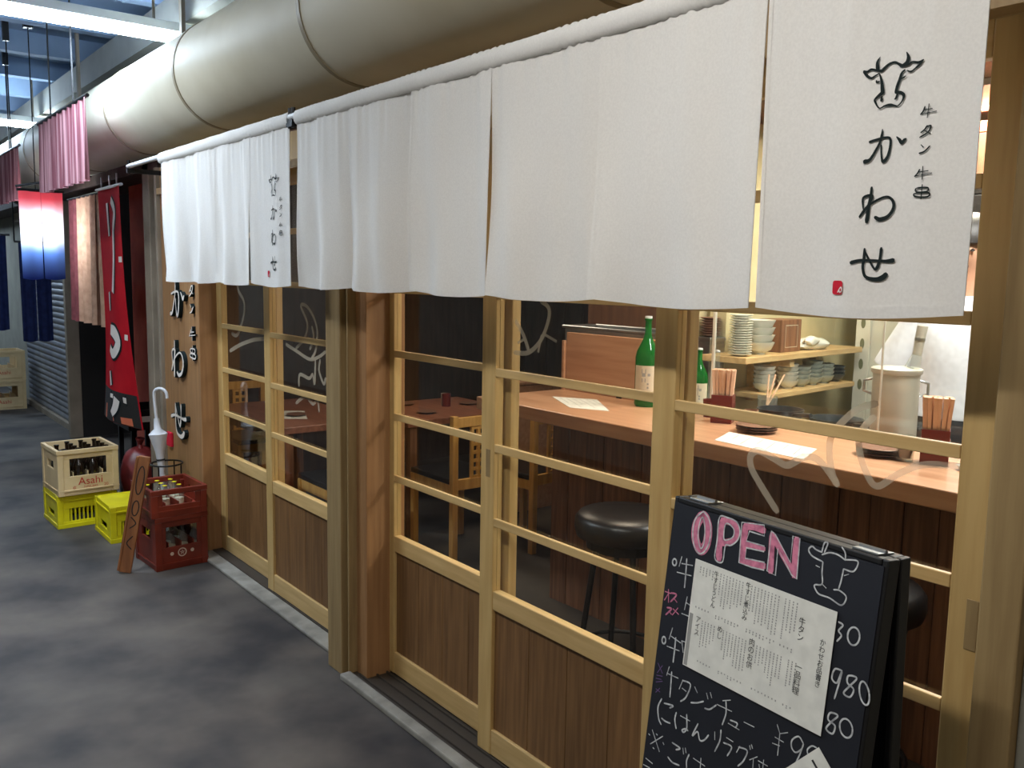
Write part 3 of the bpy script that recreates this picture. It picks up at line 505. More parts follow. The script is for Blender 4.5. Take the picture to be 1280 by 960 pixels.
# ---- raised lettering on the sign wall
t = thing('wall_lettering', 'raised white and black shop lettering on the orange brown sign wall', 'sign', (-5.24, 0, 1.0))
KS = 3.55
for nm, st, dz in (('cow_emblem', COW, 0), ('letter', KA, 0), ('letter', WA, 0), ('letter', SE, 0), ('small_letter', SMALL[:4], 0), ('small_letter', SMALL[4:7], 0), ('small_letter', SMALL[7:9], 0), ('small_letter', SMALL[9:13], 0), ('small_letter', SMALL[13:], 0)):
    fn = lambda u, v, d: (-5.225 + u, -d, 1.41 + v)
    fb = slab(st, lambda u, v, d: fn(u, v, d), 0.022, 1e-4 * KS, 1.25)
    o = build(fb, nm, 'ink', t)
    build(ribbon(st, lambda u, v, i: fn(u, v, 0.0232 + 0.0002 * i), 1e-4 * KS, True, 0.85), 'white_face', 'bannerwhite', o)
cx, cz, w_ = (q * 1e-4 * KS for q in SEAL[0][0])
o = build(G().box(-5.225 + cx - w_ * .5, -5.225 + cx + w_ * .5, -0.02, 0, 1.41 + cz - w_ * .55, 1.41 + cz + w_ * .55), 'red_seal', 'sealred', t, bevel=0.006)
# ================================================================== CHALKBOARD
BT = Vector((-1.172, -0.33, 1.165)); ba, bt = math.radians(4.5), math.radians(6.5)
BU = Vector((math.cos(ba), -math.sin(ba), 0)); BNh = Vector((-math.sin(ba), -math.cos(ba), 0))
BV = BNh * math.sin(bt) + Vector((0, 0, -1)) * math.cos(bt); BN = BU.cross(BV) * -1
if BN.dot(BNh) < 0: BN = -BN
def bp(u, v, d=0.0): return BT + BU * u + BV * v + BN * d
BW = 0.478; BH = 1.165 / math.cos(bt) - 0.004
ck = thing('chalkboard_sign', 'black folding chalkboard with pink OPEN lettering in front of the right door', 'chalkboard', (BT.x + .24, -0.3, 0))
def bslab(u0, u1, v0, v1, d0, d1): return G().obox(bp((u0 + u1) / 2, (v0 + v1) / 2, (d0 + d1) / 2), BU * (u1 - u0) / 2, BV * (v1 - v0) / 2, BN * (d1 - d0) / 2)
fr = 0.012
face = build(bslab(0.006, BW - 0.006, 0.012, 0.98, -0.012, 0.0), 'writing_board', 'board', ck)
for q in ((0, fr, 0, BH), (BW - fr, BW, 0, BH), (fr, BW - fr, 0, fr), (fr, BW - fr, 0.98, 1.01)):
    build(bslab(*q, -0.034, -0.002 if q[2] or q[1] - q[0] < .1 else -0.001), 'frame_bar', 'boardframe', ck, bevel=0.003)
# rear leaf, leaning the other way
br_ = math.radians(1.5); BVr = -BNh * math.sin(br_) + Vector((0, 0, -1)) * math.cos(br_); BNr = BNh * math.cos(br_) + Vector((0, 0, -1)) * -math.sin(br_)
OR = BT - BN * 0.0348
for q in ((0, fr, 0, BH), (BW - fr, BW, 0, BH), (fr, BW - fr, 0, fr), (fr, BW - fr, 0.98, 1.01)):
    build(G().obox(OR + BU * (q[0] + q[1]) / 2 + BVr * (q[2] + q[3]) / 2 - BNr * 0.014, BU * (q[1] - q[0]) / 2, BVr * (q[3] - q[2]) / 2, BNr * 0.014), 'rear_frame_bar', 'boardframe', ck, bevel=0.003)
build(G().obox(OR + BU * BW / 2 + BVr * 0.5 - BNr * 0.014, BU * (BW / 2 - fr), BVr * 0.48, BNr * 0.004), 'rear_board', 'board', ck)
for u in (0.06, 0.43):
    h = build(G().obox(bp(u, -0.002, -0.030), BU * 0.024, BV * 0.002, BN * 0.022), 'hinge', 'steel', ck, bevel=0.001); build(G().tube([bp(u - .024, -0.005, -0.03), bp(u + .024, -0.005, -0.03)], 0.004, 8), 'hinge_pin', 'steel', h)
bf = lambda e: (lambda u, v, i: bp(u, v, e + 0.00004 * i))
for nm, st, m_, e, sm in (('open_lettering', OPENF, 'pinkchalk', 0.0006, True), ('open_outline', OPENL, 'chalk', 0.0012, True), ('open_outline', OPENP, 'chalk', 0.0012, False), ('cow_drawing', CHALK[:10], 'chalk', 0.0006, True), ('item_line', CHALK[10:15], 'chalk', 0.0006, True), ('item_line', CHALK[15:18], 'chalk', 0.0006, True), ('item_line', CHALK[18:25], 'chalk', 0.0006, True), ('item_line', CHALK[25:42], 'chalk', 0.0006, True), ('item_line', CHALK[42:62], 'chalk', 0.0006, True), ('item_line', CHALK[62:-14], 'chalk', 0.0006, True), ('price', CHALK[-14:-12], 'chalk', 0.0006, True), ('price', CHALK[-12:-9], 'chalk', 0.0006, True), ('price', CHALK[-9:-7], 'chalk', 0.0006, True), ('price', CHALK[-7:], 'chalk', 0.0006, True), ('pink_chalk_note', PINK, 'pinkchalk', 0.0006, True), ('purple_chalk_note', PURPLE, 'purplechalk', 0.0006, True)):
    build(ribbon(st, bf(e), 1e-4, sm, 1.0 if m_ != 'purplechalk' else 0.7), nm, m_, face)
# menu sheet on the board
PE = 0.007
ms = thing('menu_sheet', 'white printed menu sheet stuck on the chalkboard below OPEN', 'paper', bp(0.24, 0.32, 0))
def psheet(u0, u1, v0, v1, e): return G().obox(bp((u0 + u1) / 2, (v0 + v1) / 2, -0.004 + e), BU * (u1 - u0) / 2, BV * (v1 - v0) / 2, BN * 0.0004)
sh = build(psheet(0.081, 0.403, 0.107, 0.318, PE), 'sheet', 'paper', ms)
pf = lambda a, b, e=0.0006: bp(a, b, -0.004 + PE + e)
g = G()
def quad(u0, u1, v0, v1): g.add([pf(u0, v0), pf(u1, v0), pf(u1, v1), pf(u0, v1)], [(0, 1, 2, 3)])
rnd = random.Random(3)
def column(u, v0, v1, w_=0.0026):
    v = v0
    while v < v1 - 0.003:
        l = rnd.choice((0.0022, 0.0028, 0.0034)); quad(u - w_ / 2, u + w_ / 2, v, v + l); v += l + rnd.choice((0.0012, 0.0014, 0.0022))
for u in (0.097, 0.105, 0.113, 0.121, 0.129): column(u, 0.118, 0.130 + rnd.random() * .01); column(u, 0.196, 0.203)
for c0, k_ in ((0.149, 8), (0.224, 9), ): 
    for i in range(k_): column(c0 + i * 0.0077, 0.117, 0.158 + rnd.random() * 0.035); column(c0 + i * 0.0077, 0.197, 0.205)
for i in range(4): column(0.300 + i * 0.0082, 0.117, 0.165 + rnd.random() * 0.03); column(0.300 + i * .0082, 0.198, 0.206)
for c0, k_ in ((0.118, 5), (0.172, 8), (0.252, 8), (0.322, 3)):
    for i in range(k_): column(c0 + i * 0.0077, 0.218, 0.250 + rnd.random() * 0.03); column(c0 + i * 0.0077, 0.296, 0.303)
build(g, 'small_print', 'print', sh)['kind'] = 'stuff'
g = G(); quad(0.0835, 0.0925, 0.213, 0.316); build(g, 'grey_bar', 'print', sh)
for (tx, u, v, s_) in (('牛\nす\nじ\nう\nど\nん', 0.138, 0.126, 0.0125), ('牛\nす\nじ\n煮\n込\nみ', 0.216, 0.124, 0.0125), ('牛\nタ\nン', 0.339, 0.150, 0.0145), ('一\n品\n料\n理', 0.344, 0.228, 0.0145), ('ア\nイ\nス', 0.107, 0.224, 0.0135), ('め\nし', 0.163, 0.224, 0.0135), ('肉\nの\nお\n供', 0.240, 0.222, 0.0145), ('か\nわ\nせ\nお\n品\n書\nき', 0.384, 0.170, 0.0125)):
    build(textmesh(tx, s_, lambda a, b: pf(u + a, v - b, 0.0009)), 'menu_heading', 'printdark', sh)
ns = thing('note_sheet', 'small white paper stuck askew on the chalkboard below the menu', 'paper', bp(0.40, 0.40, 0))
q45 = (BU + BV * 0.86).normalized(); q46 = (BV - BU * 0.9).normalized()
cc = bp(0.402, 0.337, 0.0) + q45 * 0.075 + q46 * 0.075
o = build(G().obox(cc + BN * (PE - 0.0042), q45 * 0.075, q46 * 0.075, BN * 0.0004), 'sheet', 'paper', ns)
build(G().obox(cc + BN * (PE - 0.0033) - q45 * .052 - q46 * .05, q45 * 0.012, q46 * 0.002, BN * 0.0002), 'print_mark', 'printdark', o)
# ================================================================== CRATES BY THE SIGN WALL
def crate(name, label, cat, W, D, H, m, flip=False, rot=0.0, loc=(0, 0, 0), group=None):
    """W along x, D along y (the faces at +x and -x carry the window), built upright, base at z = 0"""
    t = thing(name, label, cat, (0, 0, 0), group=group); th = 0.012; w2, d2 = W / 2, D / 2
    Z = (lambda a, b: (H - b, H - a)) if flip else (lambda a, b: (a, b))
    def bx(g, x0, x1, y0, y1, z0, z1): a, b = Z(z0, z1); g.box(x0, x1, y0, y1, a, b)
    g = G()
    bx(g, -w2 + .004, w2 - .004, -d2 + .004, d2 - .004, 0.004, 0.016)                           # floor
    lo, hi = (0.42 * H, 0.80 * H)
    for sx in (-1, 1):                                                                           # window faces
        xa, xb = sorted((sx * w2, sx * (w2 - th))); bx(g, xa, xb, -d2, d2, 0, lo); bx(g, xa, xb, -d2, d2, hi, H)
        for a, b in ((-d2, -d2 * 0.62), (d2 * 0.62, d2)): bx(g, xa, xb, a, b, lo, hi)
    for sy in (-1, 1):                                                                           # hand-hole faces
        ya, yb = sorted((sy * d2, sy * (d2 - th)))
        bx(g, -w2 + th, w2 - th, ya, yb, 0, 0.55 * H); bx(g, -w2 + th, w2 - th, ya, yb, 0.72 * H, H)
        for a, b in ((-w2 + th, -w2 * 0.4), (w2 * 0.4, w2 - th)): bx(g, a, b, ya, yb, 0.55 * H, 0.72 * H)
    build(g, 'crate_body', m, t, bevel=0.002)
    g = G(); e = 0.007
    for sx in (-1, 1):
        xa, xb = sorted((sx * (w2 + e), sx * w2)); bx(g, xa, xb, -d2 - e, d2 + e, H - 0.026, H)
    for sy in (-1, 1):
        ya, yb = sorted((sy * (d2 + e), sy * d2)); bx(g, -w2, w2, ya, yb, H - 0.026, H)
    build(g, 'rim', m, t, bevel=0.002)
    for sx in (-1, 1):
        for sy in (-1, 1):
            g = G(); xa, xb = sorted((sx * (w2 + 0.005), sx * (w2 - 0.03))); ya, yb = sorted((sy * (d2 + 0.005), sy * (d2 - 0.03))); bx(g, xa, xb, ya, yb, 0.0, H - 0.026); build(g, 'corner_rib', m, t, bevel=0.003)
    g = G(); bx(g, -w2 - .006, w2 + .006, -d2 - .006, d2 + .006, 0.028, 0.036); 
    if not flip:
        for i in range(1, 4): bx(g, -w2 + th, w2 - th, -d2 + D * i / 4 - .002, -d2 + D * i / 4 + .002, 0.02, 0.5 * H)
    build(g, 'divider', m, t)
    if flip:
        g = G()
        for sx in (-1, 1):
            for i in range(9): xa, xb = sorted((sx * (w2 - .004), sx * (w2 - .009))); yy = -d2 * .56 + d2 * 1.12 * i / 8; bx(g, xa, xb, yy - .005, yy + .005, lo, hi)
        build(g, 'grille', m, t)['kind'] = 'stuff'
    t.location = loc; t.rotation_euler = (0, 0, rot)
    return t
def crate_text(t, W, m, items):                                # flat print on the +x face, in crate coordinates
    for (tx, s_, y, z) in items:
        o = build(textmesh(tx, s_, lambda a, b: (W / 2 + 0.0012, y + a, z + b)), 'printing', m); o.parent = t
cy = crate('bottle_crate', 'yellow crate upside down under the cream bottle crate', 'crate', 0.35, 0.34, 0.205, 'crate_yellow', True, 0.03, (-6.065, -0.405, 0))
cc_ = crate('bottle_crate', 'cream beer crate full of dark bottles on top of the yellow crate', 'crate', 0.36, 0.345, 0.285, 'crate_cream', False, 0.05, (-6.05, -0.40, 0.205))
crate_text(cc_, 0.36, 'crate_red', (('Asahi', 0.066, 0.01, 0.062), ('SUPER BEER', 0.016, 0.01, 0.042), ('✽', 0.03, -0.085, 0.038), ('20', 0.026, 0.10, 0.040)))
cy2 = crate('bottle_crate', 'yellow crate upside down standing alone beside the leaning board', 'crate', 0.36, 0.30, 0.215, 'crate_yellow', True, 0.0, (-5.575, -0.235, 0))
cb = crate('bottle_crate', 'lower red brown crate with a pale round crest beside the sign wall', 'crate', 0.31, 0.272, 0.29, 'crate_brown', False, 0.06, (-4.905, -0.195, 0))
cb2 = crate('bottle_crate', 'upper red brown crate with an open top holding bottles', 'crate', 0.325, 0.285, 0.15, 'crate_brown', False, 0.03, (-4.905, -0.20, 0.29))
crate_text(cb, 0.31, 'crate_pale', (('●', 0.026, -0.055, 0.075), ('●', 0.026, 0.055, 0.078)))
g = G()
ring = [(0.155 + 0.0014, 0.024 * math.cos(2 * PI * k / 24), 0.085 + 0.024 * math.sin(2 * PI * k / 24)) for k in range(24)]; rin = [(0.1564, 0.018 * math.cos(2 * PI * k / 24), 0.085 + 0.018 * math.sin(2 * PI * k / 24)) for k in range(24)]
g.add(ring + rin, [(k, (k + 1) % 24, 24 + (k + 1) % 24, 24 + k) for k in range(24)])
for k in range(5):
    a = 2 * PI * k / 5 + .3; g.add([(0.1564, 0.015 * math.cos(a + d) * s, 0.085 + 0.015 * math.sin(a + d) * s) for d, s in ((-.5, .4), (0, 1), (.5, .4), (0, .1))], [(0, 1, 2, 3)])
o = build(g, 'crest', 'crate_pale'); o.parent = cb
# bottles in the crates
def bottle_proto(name, label, m, h, r, neck, group, cat='bottle', labelmat=None, capm='beer'):
    t = thing(name, label, cat, group=group)
    b = build(G().lathe([(r * .85, 0), (r, 0.006), (r, h * .56), (r * .93, h * .62), (neck * 1.3, h * .76), (neck, h * .82), (neck, h * .955), (neck * 1.2, h * .96), (neck * 1.2, h * .985)], n=16), 'glass_body', m, t, True)
    build(G().lathe([(neck * 1.3, h * .985), (neck * 1.3, h)], n=12), 'cap', capm, t, True)
    if labelmat: build(G().lathe([(r * 1.015, h * .14), (r * 1.015, h * .44)], n=16), 'label', labelmat, t, True)
    return t
bb = bottle_proto('beer_bottle', 'dark beer bottle packed in the cream crate', 'beer', 0.268, 0.036, 0.012, 'beer bottles in the cream crate'); first = True
for i in range(4):
    for j in range(4):
        if (i, j) in ((0, 0), (2, 0)): continue
        x, y = -0.126 + i * 0.084, -0.123 + j * 0.082; c, s = math.cos(.05), math.sin(.05); L_ = (-6.05 + x * c - y * s, -0.40 + x * s + y * c, 0.2215)
        if first: bb.location = L_; first = False
        else: dup(bb, L_, i + j)
wbp = bottle_proto('sauce_bottle', 'empty bottle standing in the lower red brown crate', 'clearglass', 0.215, 0.030, 0.012, 'bottles in the lower red brown crate', labelmat='label', capm='steel'); first = True
for x, y in ((0.08, -0.034), (0.08, 0.034), (0.08, 0.102), (0.0, -0.034), (-0.06, 0.034)):
    L_ = (-4.905 + x, -0.195 + y, 0.0165)
    if first: wbp.location = L_; first = False
    else: dup(wbp, L_, x * 9)
wb2 = bottle_proto('small_bottle', 'small bottle with a pale label in the upper red brown crate', 'clearglass', 0.13, 0.024, 0.010, 'bottles in the upper red brown crate', labelmat='label', capm='crate_yellow'); first = True
for x, y in ((-0.09, -0.107), (-0.09, -0.036), (-0.09, 0.036), (-0.02, -0.107), (-0.02, -0.036), (-0.02, 0.036), (0.05, -0.036), (0.06, 0.036)):
    L_ = (-4.905 + x, -0.20 + y, 0.3065)
    if first: wb2.location = L_; first = False
    else: dup(wb2, L_, x * 9)
# far crates
fc = crate('bottle_crate', 'lower cream crate of the far pair by the left edge', 'crate', 0.40, 0.42, 0.33, 'crate_cream', False, 0.0, (-11.45, -0.05, 0))
crate_text(fc, 0.40, 'crate_red', (('Asahi', 0.06, 0.0, 0.07),))
fc2 = crate('bottle_crate', 'upper cream crate of the far pair by the left edge', 'crate', 0.40, 0.42, 0.33, 'crate_cream', False, 0.03, (-11.45, -0.05, 0.33))
crate_text(fc2, 0.40, 'crate_red', (('Asahi', 0.06, 0.0, 0.07),))
# leaning carved board
t = thing('carved_board', 'narrow brown wooden board with dark oval carving leaning against the crates', 'board', (-4.85, -0.45, 0))
a = Vector((-4.825, -0.462, 0.004)); b = Vector((-4.79, -0.352, 0.622)); d = (b - a).normalized(); sd = Vector((0.5, 0.86, 0)); sd = (sd - d * sd.dot(d)).normalized(); nn = sd.cross(d)
if nn.x < 0: nn = -nn
Lb = (b - a).length; o = build(G().obox((a + b) / 2, sd * 0.030, d * Lb / 2, nn * 0.010), 'board', 'leaning', t, bevel=0.004)
build(G().obox((a + b) / 2 - sd * 0.034, sd * 0.006, d * Lb / 2 * .98, nn * 0.014), 'edge_strip', 'leaning', t, bevel=0.003)
bl = lambda u, v, i: a + sd * u + d * v + nn * (0.0108 + 0.0001 * i)
el = lambda cx, cy, rx, ry: [(cx + rx * math.cos(2 * PI * k / 16), cy + ry * math.sin(2 * PI * k / 16), 0.006) for k in range(17)]
for st_ in (el(0, 0.50, 0.018, 0.075), el(0, 0.35, 0.016, 0.04), [(-.014, .30, .006), (.014, .27, .006), (-.012, .24, .006)], [(.01, .2, .006), (-.014, .16, .006), (.014, .13, .006)]): build(ribbon([st_], bl, 1.0, True), 'carving', 'shade_and_marks', o)
# umbrella stand and umbrella
t = thing('umbrella_stand', 'black wire ring umbrella stand behind the red brown crates', 'umbrella stand', (-5.168, -0.13, 0))
cr = [(-5.168 + 0.088 * math.cos(2 * PI * k / 24), -0.13 + 0.088 * math.sin(2 * PI * k / 24)) for k in range(24)]
for z in (0.49, 0.02): build(G().tube([(x, y, z) for x, y in cr], 0.005, 8, closed=True), 'ring', 'blackmetal', t, True)
for k in (3, 9, 15, 21): build(G().tube([(*cr[k], 0.0), (*cr[k], 0.49)], 0.004, 8), 'upright', 'blackmetal', t, True)
build(G().lathe([(0.085, 0.012), (0.085, 0.018)], (-5.168, -0.13, 0), 24), 'drip_tray', 'blackmetal', t)
t = thing('umbrella', 'folded white umbrella with a hooked handle in the wire stand', 'umbrella', (-5.18, -0.15, 0.02))
p0, p1 = Vector((-5.168, -0.13, 0.03)), Vector((-5.222, -0.165, 0.80)); ax = (p1 - p0).normalized(); P_ = lambda s: p0 + ax * s
build(G().tube([P_(0), P_(0.30), P_(0.44), P_(0.48), P_(0.53), P_(0.63), P_(0.66), P_(0.72)], [0.006, 0.013, 0.019, 0.021, 0.026, 0.052, 0.02, 0.015], 10), 'canopy', 'umbrella', t, True)
build(G().tube([P_(0.475), P_(0.485)], 0.024, 10), 'strap', 'printdark', t, True)
hk = [P_(0.70 + 0.02 * i) for i in range(8)] + [P_(0.86 + 0.035 * math.sin(q)) + Vector((0.032 * (1 - math.cos(q)), 0.026 * (1 - math.cos(q)), 0)) for q in [PI * k / 10 for k in range(1, 11)]] + [P_(0.84) + Vector((.064, .052, 0))]
build(G().tube(hk, 0.009, 10), 'handle', 'umbrella', t, True)
# red bag heap behind the crates
def blob(c, r, seed, n=18):
    rn = random.Random(seed); ph = [rn.random() * 6 for _ in range(6)]; g = G(); rings = []
    for i in range(9):
        th = PI * i / 8
        ring = []
        for k in range(n):
            q = 2 * PI * k / n; f = 1 + 0.13 * math.sin(3 * q + ph[0] + i) + 0.09 * math.sin(5 * q + ph[1] - i * .7)
            z = -math.cos(th); rr = math.sin(th) ** 0.75
            ring.append((c[0] + r[0] * rr * math.cos(q) * f, c[1] + r[1] * rr * math.sin(q) * f, max(0.001, c[2] + r[2] * z * (1 + 0.06 * math.sin(2 * q + ph[2])))))
        rings.append(ring)
    return g.loft(rings)
t = thing('rubbish_bag', 'red plastic bag slumped behind the crates under the banner', 'bag', (-5.75, 0.0, 0))
build(blob((-6.10, -0.02, 0.21), (0.15, 0.13, 0.215), 1), 'bag_body', 'redbag', t, True, sub=1)
build(G().tube([(-6.10, -0.02, 0.40), (-6.10, -0.02, 0.44), (-6.09, -0.02, 0.48)], [0.03, 0.014, 0.03], 10), 'tied_neck', 'redbag', t, True)
t = thing('rubbish_bag', 'dark wine red bundle on the floor beside the umbrella', 'bag', (-5.45, 0.0, 0))
build(blob((-5.50, -0.045, 0.15), (0.14, 0.035, 0.155), 5), 'bundle_body', 'darkred', t, True, sub=1)
build(G().tube([(-5.55, -0.06, 0.29), (-5.5, -0.07, 0.335), (-5.45, -0.06, 0.29)], 0.008, 8), 'tie_loop', 'darkred', t, True)
# ================================================================== BANNER AND NEIGHBOURS' CURTAINS
t = thing('banner', 'tall red banner with white brush lettering hung beside the sign wall', 'banner', (-6.3, -0.1, 2.12))
def bnf(u, v, e=0.0):
    x = -6.60 + 0.55 * u - 0.08 * v * (1 - u) + 0.17 * v * u; z = 2.12 - 1.55 * v
    return (x, -0.10 + 0.03 * math.sin(u * 4 + v * 3) * (0.3 + v) + 0.02 * v * u - e, z)
cl_ = build(G().grid(lambda u, v: bnf(u, v), 16, 40), 'banner_cloth', 'bannerred', t, True, solid=0.0015)
bs = [[(.55, .05, .09), (.72, .10, .12), (.62, .18, .10), (.60, .30, .11), (.52, .44, .13)], [(.35, .06, .07), (.38, .2, .06)], [(.28, .44, .06), (.34, .52, .05)], [(.38, .60, .12), (.62, .61, .16), (.72, .65, .14), (.55, .70, .12), (.38, .68, .09)], [(.40, .78, .05), (.45, .84, .06)], [(.42, .885, .05), (.80, .89, .07)], [(.6, .89, .14), (.55, .93, .12), (.45, .965, .08)]]
f2 = lambda e: (lambda u, v, i: bnf(min(.99, max(.01, u)), min(.995, v), e + .0002 * i))
bsx = [[(a, b, c) for a, b, c in s] for s in bs]
def bribbon(st, e, k):
    g = G()
    for si, s in enumerate(st):
        p = spline(s); n = len(p); vs = []
        for i in range(n):
            A, B = p[max(i - 1, 0)], p[min(i + 1, n - 1)]; dx, dy = (B[0] - A[0]) * .55, (B[1] - A[1]) * 1.55; l = math.hypot(dx, dy) or 1
            h = (p[i][2] * .55 / 2 + k) ; nx, ny = -dy / l * h / .55, dx / l * h / 1.55
            vs += [f2(e)(p[i][0] + nx, p[i][1] + ny, si), f2(e)(p[i][0] - nx, p[i][1] - ny, si)]
        g.add(vs, [(2 * i, 2 * i + 1, 2 * i + 3, 2 * i + 2) for i in range(n - 1)])
    return g
build(bribbon(bsx, 0.003, 0.016), 'lettering_outline', 'ink', cl_); build(bribbon(bsx, 0.006, 0.0), 'lettering', 'bannerwhite', cl_)
for u, v in ((.93, .30), (.93, .62)): build(G().obox(Vector(bnf(u, v, .004)), (0.035, 0, 0), (0, 0.001, 0), (0, 0, 0.018)), 'loop_tab', 'bannerwhite', t)
build(G().tube([(-6.64, -0.1, 2.125), (-6.02, -0.1, 2.125)], 0.010, 8), 'cross_rod', 'lampbody', t, True)
for x in (-6.5, -6.3, -6.12): build(G().tube([(x, -0.1, 2.125), (x, -0.1, 2.2)], 0.006, 6), 'hook', 'steel', t)
# lower picture field of the banner
pc = build(G().grid(lambda u, v: bnf(.02 + .96 * u, .86 + .139 * v, .002), 12, 6), 'picture_field', 'shade_and_marks', cl_); 
build(bribbon([[(.2, .97, .22), (.5, .975, .2)], [(.65, .985, .1), (.85, .98, .1)]], 0.004, 0), 'picture_dish', 'orange', cl_)
# black tray with a white label under the banner
t = thing('plastic_tray', 'black plastic tray with a white label under the red banner', 'tray', (-6.48, 0.08, 0))
g = G().box(-6.66, -6.30, -0.02, 0.2, 0.50, 0.52); 
for x0, x1, y0, y1 in ((-6.68, -6.28, -0.04, -0.02), (-6.68, -6.28, 0.2, 0.215), (-6.68, -6.66, -0.02, 0.2), (-6.30, -6.28, -0.02, 0.2)): g.box(x0, x1, y0, y1, 0.50, 0.64)
build(g, 'tray_body', 'blackmetal', t, bevel=0.004); build(G().box(-6.279, -6.278, 0.0, 0.16, 0.555, 0.595), 'tray_label', 'paper', t)
for x in (-6.64, -6.32):
    for y in (0.0, 0.18): build(G().box(x - .015, x + .015, y - .015, y + .015, 0, 0.50), 'leg', 'blackmetal', t)
def hung(name, label, cat, o0, du, h, npan, m, amp, pleats, rodm='blackmetal', gap=0.008, group=None, mats=None, ext=0.03):
    o0, du = Vector(o0), Vector(du); L_ = du.length; dn = du.normalized(); nrm = dn.cross(Vector((0, 0, 1)))
    t = thing(name, label, cat, tuple(o0), group=group)
    for i in range(npan):
        a, b = i / npan, (i + 1) / npan
        def fn(u, v, a=a, b=b, i=i):
            s_ = a + (b - a) * u; s_ += (gap / L_) * (0.5 - u) * v
            return tuple(o0 + du * s_ + nrm * (amp * (0.4 + 0.6 * v) * math.sin(s_ * 2 * PI * pleats + i)) + Vector((0, 0, -h * v - 0.01 * v * math.sin(PI * u))))
        build(G().grid(fn, 20, 14), 'cloth_panel', (mats[i % len(mats)] if mats else m), t, True, solid=0.0015)
    build(G().tube([o0 - dn * ext + Vector((0, 0, .006)), o0 + du + dn * ext + Vector((0, 0, .006))], 0.010, 8), 'rod', rodm, t, True)
    return t
hung('noren_curtain', 'beige linen curtain with hanging slits over the neighbouring doorway', 'curtain', (-7.76, -0.04, 2.12), (1.13, 0, 0), 0.93, 4, 'beige', 0.024, 8, mats=['maroon', 'beige', 'beige', 'beige'])
hung('noren_curtain', 'pink striped curtain hung high in front of the round duct', 'curtain', (-6.56, -0.45, 2.51), (1.26, 0, 0), 0.43, 3, 'pinkcloth', 0.022, 9)
hung('noren_curtain', 'second pink striped curtain hanging farther down the alley near the far lamp', 'curtain', (-8.6, -0.45, 2.45), (1.3, 0, 0), 0.36, 3, 'pinkcloth', 0.02, 9)
hung('glare_painted_flag', 'pink and blue cloth with a lit white middle painted in, under the far lamp', 'flag', (-7.2, -0.485, 2.135), (0, 0.285, 0), 0.62, 2, 'flag', 0.010, 2, ext=0.01)
hung('noren_curtain', 'navy cotton curtain hanging below the pink white and blue flag', 'curtain', (-8.5, -0.29, 1.80), (0, 0.24, 0), 0.83, 2, 'navy', 0.010, 4)
hung('noren_curtain', 'navy cotton curtain at the left edge of the picture', 'curtain', (-8.7, -0.60, 1.86), (0, 0.25, 0), 0.80, 2, 'navy', 0.010, 4)
# poles carrying the perpendicular curtains from the beam
for (x, y0, y1, z, lb) in ((-7.2, -0.50, 0.0, 2.142, 'thin pole carrying the pink white and blue flag'),):
    t = thing('flag_pole', lb, 'pole', (x, 0.0, 2.25)); build(G().tube([(x, y0, z + .02), (x, 0.0, 2.27)], 0.009, 8), 'pole', 'blackmetal', t, True)
for (y, z, x, lb) in ((-0.318, 1.806, -8.5, 'thin hanger of the navy curtain below the flag'), (-0.475, 1.866, -8.7, 'thin hanger of the navy curtain at the left edge')):
    t = thing('curtain_hanger', lb, 'hanger', (x, y, 3.2))
    build(G().tube([(x, y, z), (x, y, 3.24)], 0.006, 6), 'drop_wire', 'blackmetal', t); build(G().box(x - .02, x + .02, y - .02, y + .02, 3.23, 3.4), 'ceiling_fixing', 'blackmetal', t)
for x in (-6.2, -5.6, -8.3, -7.6):
    t = thing('curtain_hanger', 'thin wire holding %s' % {-6.2: 'the left end of the near pink striped curtain', -5.6: 'the right end of the near pink striped curtain', -8.3: 'the left end of the far pink striped curtain', -7.6: 'the right end of the far pink striped curtain'}[x], 'hanger', (x, -.45, 3.2))
    build(G().tube([(x, -.45, 2.515 if x > -7 else 2.455), (x, -.45, 3.24)], 0.005, 6), 'drop_wire', 'blackmetal', t); build(G().box(x - .02, x + .02, -.47, -.43, 3.23, 3.4), 'ceiling_fixing', 'blackmetal', t)
# bare bulb hanging behind the pink white and blue flag
t = thing('hanging_bulb', 'bright bare bulb hanging behind the pink white and blue flag', 'lamp', (-7.36, -0.345, 1.86))
build(G().lathe([(.004, -.045), (.024, -.035), (.032, -.012), (.030, .012), (.016, .036), (.012, .05)], (-7.36, -.345, 1.86), 16), 'bulb', 'tube_cool', t, True)
build(G().lathe([(.016, .05), (.018, .09), (.006, .10)], (-7.36, -.345, 1.86), 12), 'socket', 'blackmetal', t, True); build(G().tube([(-7.36, -.345, 1.955), (-7.36, -.345, 3.3)], .004, 6), 'cord', 'blackmetal', t); build(G().box(-7.39, -7.33, -.375, -.315, 3.29, 3.4), 'ceiling_rose', 'blackmetal', t)
pl_ = bpy.data.lights.new('bulb_light', 'POINT'); pl_.energy = 9; pl_.color = (0.92, 0.95, 1.0); pl_.shadow_soft_size = 0.03
po_ = bpy.data.objects.new('bulb_light', pl_); COL.objects.link(po_); po_.location = (-7.30, -.345, 1.86)
